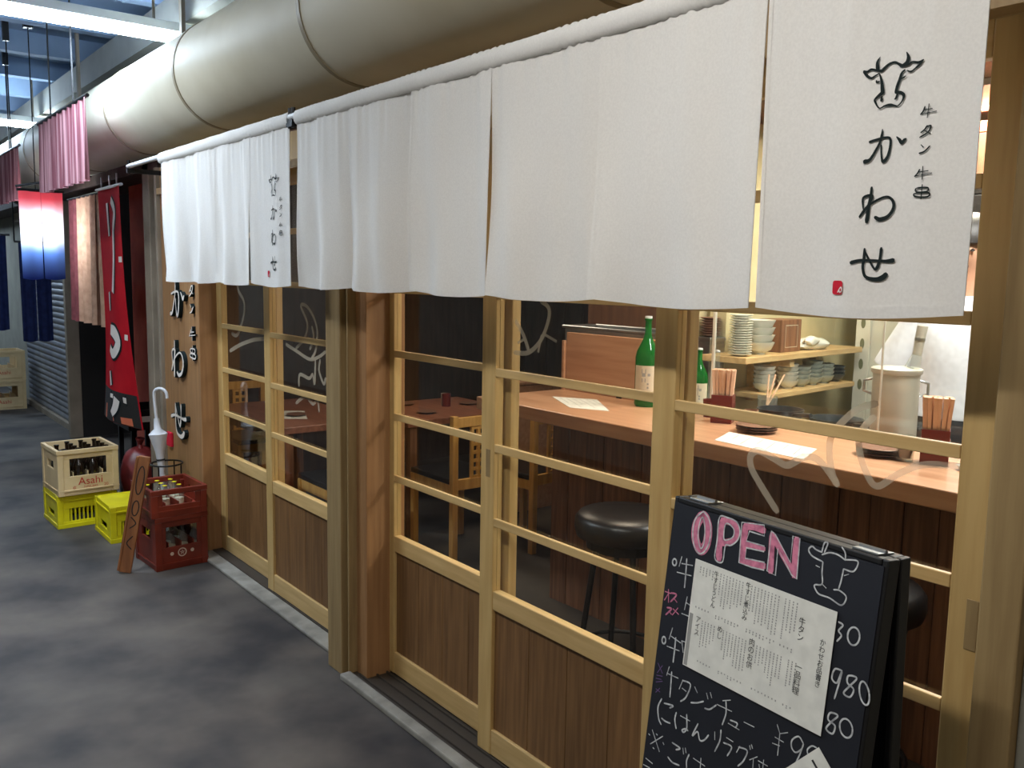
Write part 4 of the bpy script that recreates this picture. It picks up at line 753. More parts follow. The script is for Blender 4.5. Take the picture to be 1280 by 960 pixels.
# ================================================================== SHOP INTERIOR
# ---- counter
t = thing('bar_counter', 'long orange wooden bar counter behind the sliding doors', 'counter', (-1.6, 1.1, 0))
build(G().box(-3.45, 0.33, 0.82, 1.43, 0.955, 1.015), 'countertop', 'counter', t, bevel=0.005)
n = 30; wp = 3.58 / n
for i in range(n): build(G().box(-3.25 + i * wp + 0.0015, -3.25 + (i + 1) * wp - 0.0015, 1.14 + 0.003 * (i % 2), 1.165, 0.0, 0.955), 'front_plank', 'plank', t, bevel=0.002)
for i in range(3): build(G().box(-3.25, -3.23, 1.168 + i * 0.085, 1.25 + i * 0.085, 0.0, 0.955), 'end_plank', 'plank', t, bevel=0.002)
build(G().box(-3.23, 0.33, 1.165, 1.185, 0.0, 0.955), 'backing', 'darkwall', t)
t = thing('kitchen_worktop', 'steel kitchen worktop behind the bar counter', 'worktop', (-1.3, 1.7, 0))
build(G().box(-2.94, 0.33, 1.46, 1.78, 0.94, 0.975), 'steel_top', 'steel', t, bevel=0.003); build(G().box(-2.94, 0.33, 1.50, 1.75, 0.0, 0.94), 'base_cabinet', 'darkwall', t)
t = thing('wooden_screen', 'upright orange wooden screen panel at the back of the counter behind the green bottle', 'screen', (-3.2, 1.4, 1.015))
build(G().box(-3.43, -2.80, 1.375, 1.40, 1.015, 1.312), 'panel', 'counter', t, bevel=0.003); build(G().box(-3.449, -3.43, 1.36, 1.425, 1.0152, 1.27), 'side_panel', 'counter', t, bevel=0.003)
build(G().box(-3.4305, -3.4295, 1.374, 1.376, 1.02, 1.27), 'joint_strip', 'darkwall', t); build(G().box(-3.05, -3.02, 1.368, 1.375, 1.015, 1.06), 'foot_clip', 'blackmetal', t)
t = thing('steel_pan', 'wide stainless steel cooking pan showing its rim above the wooden screen', 'pan', (-3.15, 1.56, 0.97))
g = G(); 
for a in ((-3.52, -2.86, 1.445, 1.455), (-3.52, -2.86, 1.665, 1.675), (-3.52, -3.51, 1.455, 1.665), (-2.87, -2.86, 1.455, 1.665)): g.box(*a, 1.0, 1.33)
g.box(-3.52, -2.86, 1.445, 1.675, 0.99, 1.0); build(g, 'pan_body', 'steel', t)
build(G().tube([(-3.53, 1.44, 1.335), (-2.85, 1.44, 1.335), (-2.85, 1.68, 1.335), (-3.53, 1.68, 1.335)], 0.009, 8, closed=True), 'rim', 'steel', t, True)
build(G().box(-3.52, -2.95, 1.46, 1.66, 0, 0.99), 'pan_stand', 'darkwall', t)
t = thing('low_partition', 'low orange wooden partition behind the far dining table', 'partition', (-4.62, 2.3, 0))
build(G().box(-4.64, -4.60, 1.99, 2.9, 0.0, 0.87), 'panel', 'counter', t, bevel=0.003); build(G().box(-4.655, -4.585, 1.98, 2.91, 0.87, 0.89), 'cap_rail', 'counter', t, bevel=0.003)
# ---- things on the counter
CZ = 1.0152
def sake(name, label, loc, h, r, m, lab=True):
    t = thing(name, label, 'bottle', loc); x, y, z = loc
    build(G().lathe([(r * .9, 0), (r, 0.01), (r, h * .55), (r * .9, h * .61), (r * .42, h * .74), (r * .28, h * .80), (r * .26, h * .95), (r * .34, h * .955), (r * .34, h * .975)], loc, 24), 'glass_body', m, t, True)
    build(G().lathe([(r * .30, h * .975), (r * .30, h)], loc, 14), 'cap', 'lampbody', t, True)
    if lab:
        g = G(); A = math.atan2(-1.67 - y, 0 - x)
        g.grid(lambda u, v: (x + r * 1.02 * math.cos(A - 1.15 + 2.3 * u), y + r * 1.02 * math.sin(A - 1.15 + 2.3 * u), z + h * (.14 + .32 * v)), 14, 1)
        o = build(g, 'label', 'label', t, True)
        g = G()
        for uu, vv, rr in ((0.18, .36, .006), (-.25, .4, .010), (-.25, .36, .008), (-.25, .3, .009), (0.1, .26, .004), (0.1, .22, .004)):
            a0 = A + uu; g.add([(x + r * 1.03 * math.cos(a0 + p / r), y + r * 1.03 * math.sin(a0 + p / r), z + h * vv + q) for p, q in ((-rr, -rr), (rr, -rr), (rr, rr), (-rr, rr))], [(0, 1, 2, 3)])
        build(g, 'label_print', 'print', o)
    return t
sake('sake_bottle', 'large green glass sake bottle with a cream label standing on the counter', (-2.79, 1.30, CZ), 0.41, 0.054, 'greenglass')
sake('sake_bottle', 'smaller green glass bottle beside the chopstick holder behind the door stile', (-2.72, 1.58, 0.975), 0.30, 0.042, 'greenglass')
sake('carafe', 'slim clear glass bottle behind the left bunch of chopsticks', (-2.60, 1.56, 0.975), 0.30, 0.036, 'clearglass', False)
def cup(name, label, loc, r, h, m, taper=0.85):
    t = thing(name, label, 'cup', loc)
    build(G().lathe([(r * taper, 0), (r, h), (r * .9, h), (r * taper * .85, h * .1), (0.001, h * .1)], loc, 18), 'cup_body', m, t, True); build(G().lathe([(r * .6, 0.0), (r * .86, h * .5)], (loc[0], loc[1], loc[2] + h * .12), 14), 'contents', 'saucer', t, True)
    return t
cup('small_cup', 'small red cup left of the first chopstick holder', (-2.42, 1.30, CZ), 0.030, 0.075, 'redlac')
cup('small_cup', 'small dark brown cup right of the first chopstick holder', (-2.20, 1.29, CZ), 0.028, 0.060, 'saucer')
cup('glass_jar', 'small clear glass jar left of the second chopstick holder', (-1.462, 1.125, CZ), 0.030, 0.085, 'clearglass')
def chop(label, group, loc, n, seed, rz):
    t = thing('chopstick_holder', label, 'holder', loc); x, y, z = loc; w_ = 0.042; R = Matrix.Translation(loc) @ Matrix.Rotation(rz, 4, 'Z'); hh = 0.115
    g = G().box(-w_, w_, -w_, w_, 0, 0.006)
    for a in ((-w_, w_, -w_, -w_ + .005), (-w_, w_, w_ - .005, w_), (-w_, -w_ + .005, -w_ + .005, w_ - .005), (w_ - .005, w_, -w_ + .005, w_ - .005)): g.box(*a, 0.006, hh)
    build(g.xf(R), 'box_body', 'redlac', t, bevel=0.002); build(G().box(-w_ - .002, w_ + .002, -w_ - .002, w_ + .002, hh * .62, hh * .68).xf(R), 'band', 'redlac', t)
    rn = random.Random(seed); proto = None
    for i in range(n):
        gx, gy = (i % 6 - 2.5) * 0.0125, (i // 6 - 2) * 0.0125
        tx, ty = gx * 0.28 + rn.uniform(-.003, .003), gy * 0.28 + rn.uniform(-.003, .003)
        if proto is None:
            proto = tag(build(G().add([(sx * a, sy * b, zz) for zz, k_ in ((0, .7), (0.21, 1)) for sx, sy in ((-1, -1), (1, -1), (1, 1), (-1, 1)) for a, b in ((0.0062 * k_, 0.0050 * k_),)], [(3, 2, 1, 0), (4, 5, 6, 7), (0, 1, 5, 4), (1, 2, 6, 5), (2, 3, 7, 6), (3, 0, 4, 7)]), 'chopstick', 'chopstick'), 'pale disposable chopstick standing in the %s' % group, 'chopstick', 'chopsticks in the %s' % group); o = proto
        else: o = proto.copy(); COL.objects.link(o)
        o.location = R @ Vector((gx * .85, gy * .85, 0.0075)); o.rotation_euler = (-ty * 6, tx * 6, rz + rn.uniform(-.3, .3))
chop('dark red chopstick box standing at the left behind the door stile', 'left chopstick box', (-2.30, 1.235, CZ), 30, 1, 0.5)
chop('dark red chopstick box standing in front of the cook at right', 'right chopstick box', (-1.385, 1.165, CZ), 30, 2, 0.45)
def saucers(label, group, loc, n, r, m='saucer', prof=None, dz=0.009, name='saucer', cat='plate'):
    o = None; pf_ = prof or [(r * .5, 0), (r * .55, 0.003), (r, 0.012), (r * .97, 0.013), (r * .5, 0.006), (0.001, 0.006)]
    for i in range(n):
        if o is None: o = tag(build(G().lathe(pf_, n=22), name, m, None, True), label, cat, group if n > 1 else None); q = o
        else: q = o.copy(); COL.objects.link(q)
        q.location = (loc[0], loc[1], loc[2] + i * dz)
saucers('brown glazed saucer in the stack beside the left chopstick box', 'left stack of saucers', (-2.075, 1.16, CZ), 3, 0.080)
saucers('brown glazed saucer in the stack left of the right chopstick box', 'right stack of saucers', (-1.555, 1.14, CZ), 3, 0.080)
def sheet(label, pts, z, lines=6):
    c = (sum(p[0] for p in pts) / 4, sum(p[1] for p in pts) / 4, z); t = thing('paper_menu', label, 'paper', c)
    o = build(G().add([(x, y, z) for x, y in pts] + [(x, y, z + .001) for x, y in pts], [(0, 1, 2, 3), (7, 6, 5, 4), (0, 4, 5, 1), (1, 5, 6, 2), (2, 6, 7, 3), (3, 7, 4, 0)]), 'sheet', 'paper', t)
    A, B, D = Vector((*pts[0], z + .0014)), Vector((*pts[1], z + .0014)), Vector((*pts[3], z + .0014)); g = G()
    for i in range(lines):
        v = (i + 1) / (lines + 1); p, q = A + (D - A) * v + (B - A) * .1, A + (D - A) * v + (B - A) * (.6 + .3 * (i % 2)); e = (D - A) * .005
        g.add([p - e, q - e, q + e, p + e], [(0, 1, 2, 3)])
    build(g, 'print_line', 'print', o)
sheet('pale paper menu lying on the counter between the two saucer stacks', [(-2.13, 1.065), (-2.05, 0.88), (-1.66, 0.85), (-1.74, 1.05)], CZ)
sheet('pale paper menu lying on the counter below the wooden screen', [(-3.25, 1.13), (-2.93, 0.96), (-2.76, 1.04), (-3.06, 1.25)], CZ)
t = thing('ashtray', 'small white dish at the right end of the counter in view', 'dish', (-1.28, 1.22, CZ)); build(G().lathe([(.03, 0), (.042, .016), (.039, .016), (.028, .004), (.001, .004)], (-1.26, 1.15, CZ), 18), 'dish_body', 'white', t, True); build(G().lathe([(.02, .0041), (.02, .006)], (-1.26, 1.15, CZ), 14), 'dish_centre', 'label', t, True)
# glass screen posts on the counter
t = thing('glass_screen', 'clear glass screen on thin posts between counter and kitchen', 'screen', (-1.9, 1.41, CZ))
build(G().box(-2.5, 0.2, 1.404, 1.410, CZ + .02, 1.50), 'pane', 'glass', t)
for x in (-2.5, -1.72, 0.2): build(G().tube([(x, 1.407, CZ), (x, 1.407, 1.52)], 0.008 if x < -2 else 0.004, 8), 'post', 'whitepaint', t, True)
# ---- stools
def stool(label, loc):
    t = thing('bar_stool', label, 'stool', loc, 'black bar stools at the counter'); x, y, z = loc
    build(G().lathe([(0.15, .67), (0.178, .68), (0.185, .705), (0.183, .74), (0.168, .758), (0.10, .765), (0.001, .762)], loc, 32), 'seat', 'blackpad', t, True)
    build(G().lathe([(0.14, .635), (0.14, .67)], loc, 24), 'seat_base', 'blackmetal', t)
    for k in range(4):
        a = PI / 4 + k * PI / 2 + .25; build(G().tube([(x + .105 * math.cos(a), y + .105 * math.sin(a), .64), (x + .19 * math.cos(a), y + .19 * math.sin(a), 0.0)], 0.011, 10), 'leg', 'blackmetal', t, True)
    build(G().tube([(x + .158 * math.cos(q), y + .158 * math.sin(q), .25) for q in [2 * PI * k / 28 for k in range(28)]], 0.008, 8, closed=True), 'foot_ring', 'blackmetal', t, True)
stool('round black vinyl bar stool seen through the middle door', (-2.19, 0.58, 0))
stool('round black bar stool in the dark behind the chalkboard', (-1.30, 0.60, 0))
# ---- tables and chairs
def table(label, x0, x1, y0, y1):
    t = thing('dining_table', label, 'table', ((x0 + x1) / 2, (y0 + y1) / 2, 0), 'dining tables')
    build(G().box(x0, x1, y0, y1, 0.68, 0.72), 'tabletop', 'tabletop', t, bevel=0.004)
    for x in (x0 + .06, x1 - .06):
        for y in (y0 + .06, y1 - .06): build(G().box(x - .025, x + .025, y - .025, y + .025, 0, .68), 'leg', 'plank', t, bevel=0.002)
    build(G().box(x0 + .06, x1 - .06, y0 + .05, y0 + .07, .61, .68), 'apron', 'plank', t); build(G().box(x0 + .06, x1 - .06, y1 - .07, y1 - .05, .61, .68), 'apron', 'plank', t)
table('red brown dining table seen through the left door of the right bay', -5.25, -4.50, 1.08, 1.95)
table('red brown dining table seen through the left bay doors', -5.75, -4.68, 0.36, 0.98)
ch = thing('dining_chair', 'yellow pine chair with a lattice back beside the far dining table, nearer one', 'chair', group='yellow pine chairs')
pw = 0.018
for y in (-.165, .165):
    build(G().box(.20 - pw, .20 + pw, y - pw, y + pw, 0, .82), 'back_post', 'pine', ch, bevel=0.002); build(G().box(-.21 - pw, -.21 + pw, y - pw, y + pw, 0, .43), 'leg', 'pine', ch, bevel=0.002)
    build(G().box(-.20, .19, y - .012, y + .012, .375, .43), 'side_rail', 'pine', ch)
build(G().box(.185, .215, -.16, .16, .755, .81), 'top_rail', 'pine', ch, bevel=0.003); build(G().box(.188, .212, -.16, .16, .40, .46), 'lower_rail', 'pine', ch, bevel=0.002); build(G().box(-.222, -.198, -.16, .16, .375, .43), 'front_rail', 'pine', ch)
build(G().box(-.235, .185, -.18, .18, .43, .462), 'seat_pad', 'blackpad', ch, bevel=0.008)
g = G()
for y in (-.045, 0, .045): g.box(.192, .208, y - .009, y + .009, .46, .755)
for i in range(7): g.box(.193, .207, -.054, .054, .455 + i * .047, .473 + i * .047)
build(g, 'lattice_splat', 'pine', ch)
ch.location = (-4.20, 1.235, 0)
dup(ch, (-4.06, 1.66, 0), 0.10, 'yellow pine chair with a lattice back close to the end of the counter')
dup(ch, (-4.42, 0.62, 0), 0.0, 'yellow pine chair just inside the left bay doors')
dup(ch, (-5.98, 0.70, 0), PI, 'yellow pine chair on the far side of the nearer dining table')
# table things
TZ = 0.7202
cup('small_cup', 'small red jar at the back of the far dining table', (-4.90, 1.62, TZ), 0.03, 0.085, 'redlac', 1.0)
cup('small_cup', 'small pale jar beside the red jar on the far dining table', (-4.98, 1.66, TZ), 0.025, 0.075, 'label', 1.0)
for lb, lc in (('small dark plate on the near edge of the far dining table', (-4.72, 1.35, TZ)), ('small dark plate at the left of the far dining table', (-5.10, 1.42, TZ)), ('small dark plate at the back of the far dining table', (-4.90, 1.80, TZ)), ('small dark plate on the nearer dining table', (-5.05, 0.62, TZ))): saucers(lb, None, lc, 1, 0.065)
sheet('pink paper sheet on the nearer dining table', [(-5.30, .58), (-5.0, .48), (-4.90, .62), (-5.2, .74)], TZ, 3)
# ---- kitchen shelves along the partition
ks = thing('kitchen_shelf', 'pale wooden two tier wall shelf holding crockery', 'shelf', (-2.8, 2.25, 1.2))
SA = math.radians(6); SR = Matrix.Translation((-2.62, 1.80, 0)) @ Matrix.Rotation(SA, 4, 'Z')
def sp(x, y, z): return tuple(SR @ Vector((x, y, z)))
build(G().box(-0.20, 0.05, -0.09, 1.12, 1.205, 1.235).xf(SR), 'upper_board', 'shelfwood', ks, bevel=0.003); build(G().box(-0.20, 0.05, 0.12, 1.05, 1.02, 1.045).xf(SR), 'lower_board', 'shelfwood', ks, bevel=0.003)
for y in (0.34, 1.00): build(G().box(-0.20, -0.16, y, y + 0.03, 0.975, 1.205).xf(SR), 'bracket', 'shelfwood', ks)
build(G().box(-0.08, 0.03, 0.36, 0.40, 1.165, 1.205).xf(SR), 'block', 'shelfwood', ks)
build(G().box(-0.30, -0.205, 0.13, 1.5, 0.975, 2.3).xf(SR), 'back_panel', 'cream', ks)
bowl = lambda r, h: [(r * .45, 0), (r * .45, .008), (r * .8, h * .4), (r, h), (r * .95, h), (r * .72, h * .45), (r * .35, .016), (0.001, .016)]
saucers('thin white plate in the tall stack on the upper kitchen shelf', 'tall stack of white plates', sp(-0.03, -0.015, 1.2355), 17, 0.056, 'white', dz=0.0115)
saucers('thin brown plate in the stack left of the white plates', 'stack of brown plates', (-2.885, 1.845, 1.3102), 8, 0.055, 'saucer', dz=0.012)
t = thing('steel_box', 'grey steel food container under the stack of brown plates', 'container', sp(-0.03, -0.1, 0.975)); build(G().box(-2.935, -2.835, 1.79, 1.90, 0.0, 1.29), 'box_body', 'steel', t, bevel=0.004); build(G().box(-2.94, -2.83, 1.785, 1.905, 1.29, 1.31), 'lid', 'steel', t, bevel=0.004)
saucers('large white bowl in the stack on the upper kitchen shelf', 'stack of large white bowls', sp(-0.04, 0.165, 1.2355), 4, 0.080, 'white', bowl(0.078, 0.06), 0.036, 'serving_bowl', 'bowl')
t = thing('wooden_box', 'brown wooden box with a pale border on the upper kitchen shelf', 'box', sp(-0.05, 0.43, 1.235)); b_ = build(G().box(-0.14, -0.01, 0.33, 0.53, 1.2355, 1.40).xf(SR), 'box_body', 'plank', t, bevel=0.004)
build(ribbon([[(.37, 1.26, .004), (.49, 1.26, .004), (.49, 1.37, .004), (.37, 1.37, .004), (.37, 1.26, .004)]], lambda u, v, i: sp(-0.0088, u, v), 1.0, False), 'border', 'label', b_)
t = thing('white_cloth', 'crumpled white cloth lying on the upper kitchen shelf', 'cloth', sp(-.03, .68, 1.235)); g = blob((0, 0, 0.03), (0.06, 0.13, 0.032), 9); g.v = [(a, b, max(c, .001)) for a, b, c in g.v]; build(g.xf(Matrix.Translation(sp(-.03, .69, 1.2355))), 'cloth_heap', 'white', t, True); build(blob((0, 0, 0.02), (0.03, 0.05, 0.025), 4).xf(Matrix.Translation(sp(.0, .62, 1.265))), 'fold', 'white', t, True)
for i, (y, m_, k_, lb) in enumerate(((0.22, 'white', 5, 'white rice bowl in the first stack on the lower kitchen shelf'), (0.45, 'white', 5, 'white rice bowl in the second stack on the lower kitchen shelf'), (0.58, 'grey', 4, 'grey rice bowl in the third stack on the lower kitchen shelf'), (0.71, 'grey', 5, 'grey rice bowl in the fourth stack on the lower kitchen shelf'), (0.84, 'grey', 4, 'grey rice bowl in the fifth stack on the lower kitchen shelf'), (0.97, 'dark', 3, 'dark rice bowl in the last stack on the lower kitchen shelf'))):
    saucers(lb, 'rice bowl stack ' + ('one', 'two', 'three', 'four', 'five', 'six')[i], sp(-0.03, y, 1.0455), k_, 0.055, m_, bowl(0.055, 0.045), 0.021, 'rice_bowl', 'bowl')
# tools in a pot on the worktop, steel pot, handle
t = thing('tool_jar', 'clear jar of wooden cooking sticks below the kitchen shelf', 'jar', (-2.42, 1.70, .975)); build(G().lathe([(.04, 0), (.045, .10), (.042, .10), (.037, .005), (.001, .005)], (-2.42, 1.70, .975), 18), 'jar_body', 'clearglass', t, True)
for dx, dy in ((.0, .05), (.02, .09), (-.02, .03)): build(G().tube([(-2.42 - dx * .3, 1.69 - dy * .2, .985), (-2.42 + dx, 1.70 + dy, 1.17)], 0.004, 6), 'stick', 'chopstick', t, True)
for k_, (x, y, r, h) in enumerate(((-2.28, 1.60, .10, .07), (-2.03, 1.63, .11, .06))):
    t = thing('frying_pan', ('dark round pan on the worktop left of the pot', 'dark wide pan on the worktop beside the pot')[k_], 'pan', (x, y, .975)); build(G().lathe([(r * .8, 0), (r, h), (r * .96, h), (r * .77, .006), (.001, .006)], (x, y, .975), 24), 'pan_body', 'dark', t, True); build(G().tube([(x + r * .9, y - r * .3, .975 + h * .8), (x + r * 1.9, y - r * .6, .975 + h * 1.0)], .009, 8), 'handle', 'dark', t, True)
px_, py_ = -1.745, 1.56
t = thing('stock_pot', 'tall dull aluminium stock pot in front of the cook', 'pot', (px_, py_, .975))
build(G().lathe([(.080, 0), (.084, .008), (.084, .285), (.079, .285), (.078, .012), (.001, .012)], (px_, py_, .975), 32), 'pot_body', 'pot', t, True); build(G().lathe([(.088, .278), (.092, .283), (.092, .296), (.086, .30), (.001, .302)], (px_, py_, .975), 32), 'lid', 'pot', t, True)
for s in (-1, 1): build(G().tube([(px_ + s * .082 * .88, py_ + s * .082 * .48, 1.23), (px_ + s * .112 * .88, py_ + s * .112 * .48, 1.22), (px_ + s * .112 * .88, py_ + s * .112 * .48, 1.18), (px_ + s * .082 * .88, py_ + s * .082 * .48, 1.17)], .006, 8), 'handle', 'steel', t, True)
t = thing('ladle', 'grey handled tool standing upright on the pot before the white shirt', 'tool', (-1.62, 1.55, 1.27))
hb = Vector((-1.69, 1.57, 1.277)); build(G().tube([hb, hb + Vector((.012, .005, .05))], [.028, .018], 12), 'collar', 'clearglass', t, True); build(G().tube([hb + Vector((.012, .005, .05)), hb + Vector((.022, .012, .16))], [.016, .019], 12), 'grip', 'pot', t, True); build(G().tube([hb + Vector((.017, .0085, .105)), hb + Vector((.0175, .009, .115))], .0195, 12), 'ring', 'steel', t, True)
# white pillar with oval holes at the end of the shelf, fridge
t = thing('shelf_upright', 'white metal upright with oval holes at the end of the kitchen shelf', 'upright', sp(.0, 1.2, 0)); b_ = build(G().box(-0.012, 0.068, 1.16, 1.175, 0.0, 2.3).xf(SR), 'plate', 'whitepaint', t, bevel=0.002)
for i in range(9):
    zc = 1.02 + i * 0.115; g = G(); g.add([sp(0.028 + .013 * math.cos(2 * PI * k / 16), 1.1592, zc + .030 * math.sin(2 * PI * k / 16)) for k in range(16)], [tuple(range(16))]); build(g, 'oval_hole', 'olive', b_)
t = thing('refrigerator', 'white kitchen refrigerator behind the cook', 'refrigerator', (-2.35, 3.2, 0)); build(G().box(-2.70, -2.12, 3.02, 3.39, 0.04, 1.9), 'cabinet_body', 'whitepaint', t, bevel=0.01); build(G().box(-2.69, -2.13, 2.985, 3.015, 0.75, 1.88), 'upper_door', 'whitepaint', t, bevel=0.008); build(G().box(-2.69, -2.13, 2.985, 3.015, 0.06, 0.73), 'lower_door', 'whitepaint', t, bevel=0.008); build(G().box(-2.18, -2.16, 2.96, 2.985, .95, 1.3), 'handle', 'steel', t)
g = G()
for x in (-2.66, -2.16):
    g.box(x, x + .04, 3.05, 3.09, 0, .04)
build(g, 'feet', 'blackmetal', t)
# overhead shelves behind the cook
os_ = thing('overhead_shelf', 'tall open shelf rack behind the cook seen beside the curtain', 'shelf', (-1.75, 2.6, 0))
for z, m_ in ((2.045, 'plank'), (1.86, 'whitepaint'), (1.645, 'whitepaint'), (1.2, 'whitepaint')): build(G().box(-2.08, -1.15, 2.42, 2.75, z, z + .02), 'board', m_, os_, bevel=0.002)
for x in (-2.10, -1.15):
    for y in (2.44, 2.73): build(G().box(x - .01, x + .01, y - .01, y + .01, 0, 2.36), 'upright', 'steel', os_)
def boxthing(name, label, cat, x0, x1, y0, y1, z0, z1, m, lm):
    t = thing(name, label, cat, ((x0 + x1) / 2, (y0 + y1) / 2, z0)); h = z1 - z0
    build(G().box(x0, x1, y0, y1, z0, z0 + h * .8), 'container', m, t, bevel=0.006); build(G().box(x0 - .004, x1 + .004, y0 - .004, y1 + .004, z0 + h * .8, z1), 'lid', lm, t, bevel=0.004)
boxthing('storage_box', 'brown storage box with an orange red lid on the top rack shelf', 'box', -2.05, -1.75, 2.44, 2.72, 2.0652, 2.31, 'plank', 'orange')
boxthing('storage_box', 'second brown storage box with an orange red lid on the top rack shelf', 'box', -1.70, -1.40, 2.44, 2.72, 2.0652, 2.31, 'plank', 'orange')
boxthing('appliance', 'glossy black appliance on the second rack shelf', 'appliance', -2.04, -1.78, 2.44, 2.70, 1.8802, 2.02, 'blackpad', 'blackpad')
boxthing('storage_box', 'black lidded tub on the third rack shelf', 'box', -2.04, -1.74, 2.44, 2.70, 1.6652, 1.80, 'blackpad', 'whitepaint')
boxthing('storage_box', 'olive grey tub on the lowest rack shelf', 'box', -2.05, -1.72, 2.44, 2.70, 1.2202, 1.60, 'olive', 'olive')
boxthing('storage_box', 'white lidded tub at the right of the second rack shelf', 'box', -1.66, -1.36, 2.44, 2.70, 1.8802, 2.01, 'whitepaint', 'whitepaint')
# ================================================================== COOK
def eva(o):                                                   # freeze modifiers into the mesh
    dg = bpy.context.evaluated_depsgraph_get(); me = bpy.data.meshes.new_from_object(o.evaluated_get(dg)); o.modifiers.clear(); o.data = me; return o
def skinmesh(name, nodes, edges, m, parent, sub=2, root=0):
    me = bpy.data.meshes.new(name); me.from_pydata([n_[0] for n_ in nodes], edges, []); me.update()
    o = bpy.data.objects.new(name, me); COL.objects.link(o)
    s = o.modifiers.new('skin', 'SKIN'); s.use_smooth_shade = True; s.branch_smoothing = 0.6
    if not me.skin_vertices: me.skin_vertices.new()
    for i, (p, r) in enumerate(nodes):
        sv = me.skin_vertices[0].data[i]; sv.radius = r if isinstance(r, tuple) else (r, r); sv.use_root = (i == root)
    d = o.modifiers.new('sub', 'SUBSURF'); d.levels = sub; d.render_levels = sub
    bpy.context.view_layer.update(); eva(o); o.data.materials.clear(); o.data.materials.append(M[m])
    o.data.polygons.foreach_set('use_smooth', [True] * len(o.data.polygons))
    if parent: attach(o, parent)
    return o
ckx, cky = -1.70, 1.98; CA = math.radians(12)
CR = Matrix.Translation((ckx, cky, 0.06)) @ Matrix.Rotation(CA, 4, 'Z')
person = thing('person', 'cook in a white short sleeved shirt and dark apron working behind the counter', 'person', (ckx, cky, 0.06))
W = lambda x, y, z: tuple(CR @ Vector((x, y, z)))
N = [(W(0, 0, .94), .13), (W(0, 0, 1.10), .125), (W(0, -.01, 1.27), .14), (W(0, 0, 1.40), .12), (W(0, -.005, 1.49), .058), (W(0, -.02, 1.57), .062), (W(0, -.03, 1.65), .098), (W(0, -.02, 1.73), .088)]
E_ = [(0, 1), (1, 2), (2, 3), (3, 4), (4, 5), (5, 6), (6, 7)]
def add(parent, *chain):
    i = parent
    for p, r in chain:
        N.append((W(*p), r)); E_.append((i, len(N) - 1)); i = len(N) - 1
    return i
for s in (-1, 1):
    if s > 0:
        wr = add(3, ((s * .16, 0, 1.42), .062), ((s * .205, 0, 1.36), .055), ((s * .25, -.01, 1.12), .042), ((s * .265, -.05, .90), .028), ((s * .265, -.06, .835), (.018, .034)))
        for k_, (dy, L1) in enumerate(((-.026, .075), (-.009, .085), (.009, .08), (.025, .062))): add(wr, ((s * .265, -.06 + dy, .80), .010), ((s * .26, -.062 + dy, .80 - L1 * .5), .0085), ((s * .25, -.062 + dy, .80 - L1), .007))
        add(wr, ((s * .255, -.098, .82), .010), ((s * .248, -.115, .785), .0085))
        add(0, ((s * .09, 0, .86), .09), ((s * .10, -.01, .50), .058), ((s * .10, .01, .10), .04), ((s * .10, -.04, .032), .034), ((s * .105, -.14, .022), .026))
        continue
    wr = add(3, ((s * .16, 0, 1.42), .062), ((s * .205, 0, 1.36), .055), ((s * .245, -.02, 1.12), .042), ((s * .21, -.10, 1.05), .036), ((s * .185, -.185, 1.05), .027), ((s * .165, -.215, 1.05), (.034, .017)))
    for k_, (dx, L1) in enumerate(((-.024, .075), (-.008, .085), (.009, .08), (.025, .062))): add(wr, ((s * .155 + dx, -.24, 1.045), .010), ((s * .155 + dx * 1.1, -.24 - L1 * .5, 1.035), .0085), ((s * .155 + dx * 1.1, -.24 - L1 * .75, 1.01), .007))
    add(wr, ((s * .155 - s * .038, -.22, 1.06), .010), ((s * .155 - s * .055, -.25, 1.045), .0085))
    add(0, ((s * .09, 0, .86), .09), ((s * .10, -.01, .50), .058), ((s * .10, .01, .10), .04), ((s * .10, -.04, .032), .034), ((s * .105, -.14, .022), .026))
add(6, ((0, -.125, 1.645), .016))
skinmesh('body', N, E_, 'skin', person, 2)
for s in (-1, 1):
    build(G().lathe([(.004, -.026), (.011, -.018), (.013, .0), (.012, .02), (.004, .028)], (0, 0, 0), 10).xf(CR @ Matrix.Translation((s * .094, -.015, 1.645))), 'ear', 'skin', person, True)
    build(G().lathe([(.002, -.006), (.009, -.002), (.009, .002), (.002, .006)], n=10).xf(CR @ Matrix.Translation((s * .034, -.118, 1.665))), 'eye', 'hair', person, True)
build(G().box(-.026, .026, -.126, -.115, 1.598, 1.606).xf(CR), 'mouth', 'darkred', person, bevel=0.003)
def cap(u, v):
    q = 2 * PI * u; th = v * PI * .52; rr = .108 + .004 * math.sin(9 * q) * v
    return W(rr * math.sin(th) * math.cos(q), -.02 + .118 * math.sin(th) * math.sin(q) + .012, 1.70 + .115 * math.cos(th))
build(G().grid(cap, 28, 10), 'hair', 'hair', person, True, solid=0.006)
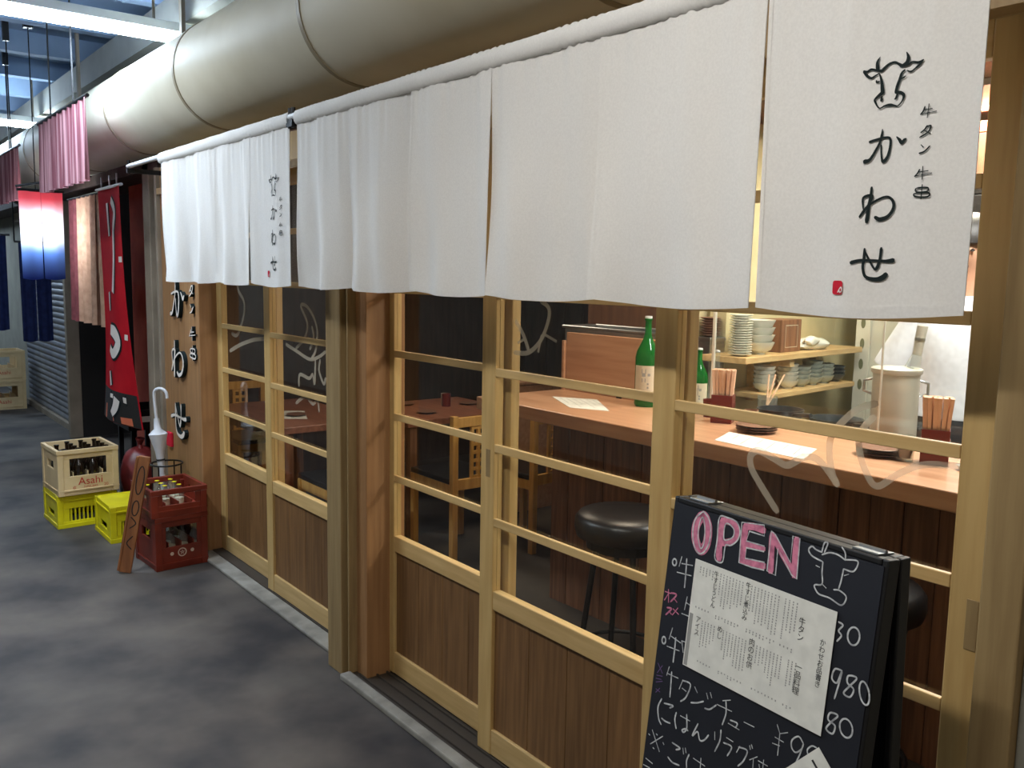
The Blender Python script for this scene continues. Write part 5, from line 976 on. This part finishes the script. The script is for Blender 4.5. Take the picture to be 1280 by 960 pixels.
# shirt: torso loft plus two sleeves
def ring(cx, cy, cz, rx, ry, n=36, fold=0.0, ph=0.0): return [W(cx + rx * math.cos(2 * PI * k / n) * (1 + fold * math.sin(7 * 2 * PI * k / n + ph)), cy + ry * math.sin(2 * PI * k / n) * (1 + fold * math.sin(5 * 2 * PI * k / n + ph * 1.7)), cz) for k in range(n)]
sh_ = G().loft([ring(0, 0, .985, .200, .150, fold=.035, ph=0), ring(0, 0, 1.03, .196, .148, fold=.03, ph=.5), ring(0, 0, 1.12, .192, .146, fold=.025, ph=1.1), ring(0, -.005, 1.22, .196, .148, fold=.02, ph=1.8), ring(0, -.005, 1.32, .206, .146, fold=.012, ph=2.2), ring(0, 0, 1.39, .206, .128, fold=.006), ring(0, 0, 1.435, .180, .106), ring(0, 0, 1.468, .125, .086), ring(0, 0, 1.488, .082, .076)], caps=False)
so = build(sh_, 'shirt', 'shirt', person, True, solid=0.003, sub=1)
for s in (-1, 1):
    A_, B_ = Vector((s * .135, 0, 1.405)), Vector((s * .262, -.02, 1.165)); rings = []
    for i in range(8):
        f = i / 7; c = A_.lerp(B_, f); dd = (B_ - A_).normalized(); e1 = Vector((0, 1, 0)); e1 = (e1 - dd * e1.dot(dd)).normalized(); e2 = dd.cross(e1); r = .086 - .004 * f
        rings.append([tuple(CR @ (c + (e1 * math.cos(q) + e2 * math.sin(q)) * r * (1 + .05 * f * math.sin(4 * q + f * 3)))) for q in [2 * PI * k / 24 for k in range(24)]])
    build(G().loft(rings, caps=False), 'sleeve', 'shirt', so, True, solid=0.003, sub=1)
build(G().loft([ring(0, 0, .44, .225, .17, fold=.03), ring(0, 0, .75, .212, .162, fold=.02, ph=1), ring(0, 0, .95, .205, .155, fold=.01, ph=2), ring(0, 0, 1.0, .204, .154, fold=.01, ph=2)], caps=False), 'apron', 'apron', person, True, solid=0.003)
for s in (-1, 1):
    build(G().loft([[tuple(W(s * .10 + r * math.cos(q), .0 + r * math.sin(q), z)) for q in [2 * PI * k / 16 for k in range(16)]] for z, r in ((.07, .062), (.3, .07), (.5, .08), (.8, .098), (.9, .10))], caps=False), 'trouser_leg', 'trouser', person, True, solid=0.003)
    build(G().loft([[W(s * .10 + rx * math.cos(q), -.05 + ry * math.sin(q), z) for q in [2 * PI * k / 16 for k in range(16)]] for z, rx, ry in ((0, .045, .135), (.03, .046, .135), (.07, .04, .10), (.09, .035, .06))]), 'shoe', 'blackpad', person, True)
t = struct(G().box(-2.95, 0.34, 1.80, 3.4, 0.0, 0.06), 'floor_kitchen', 'shopfloor', 'slatted platform floor of the kitchen', 'floor')
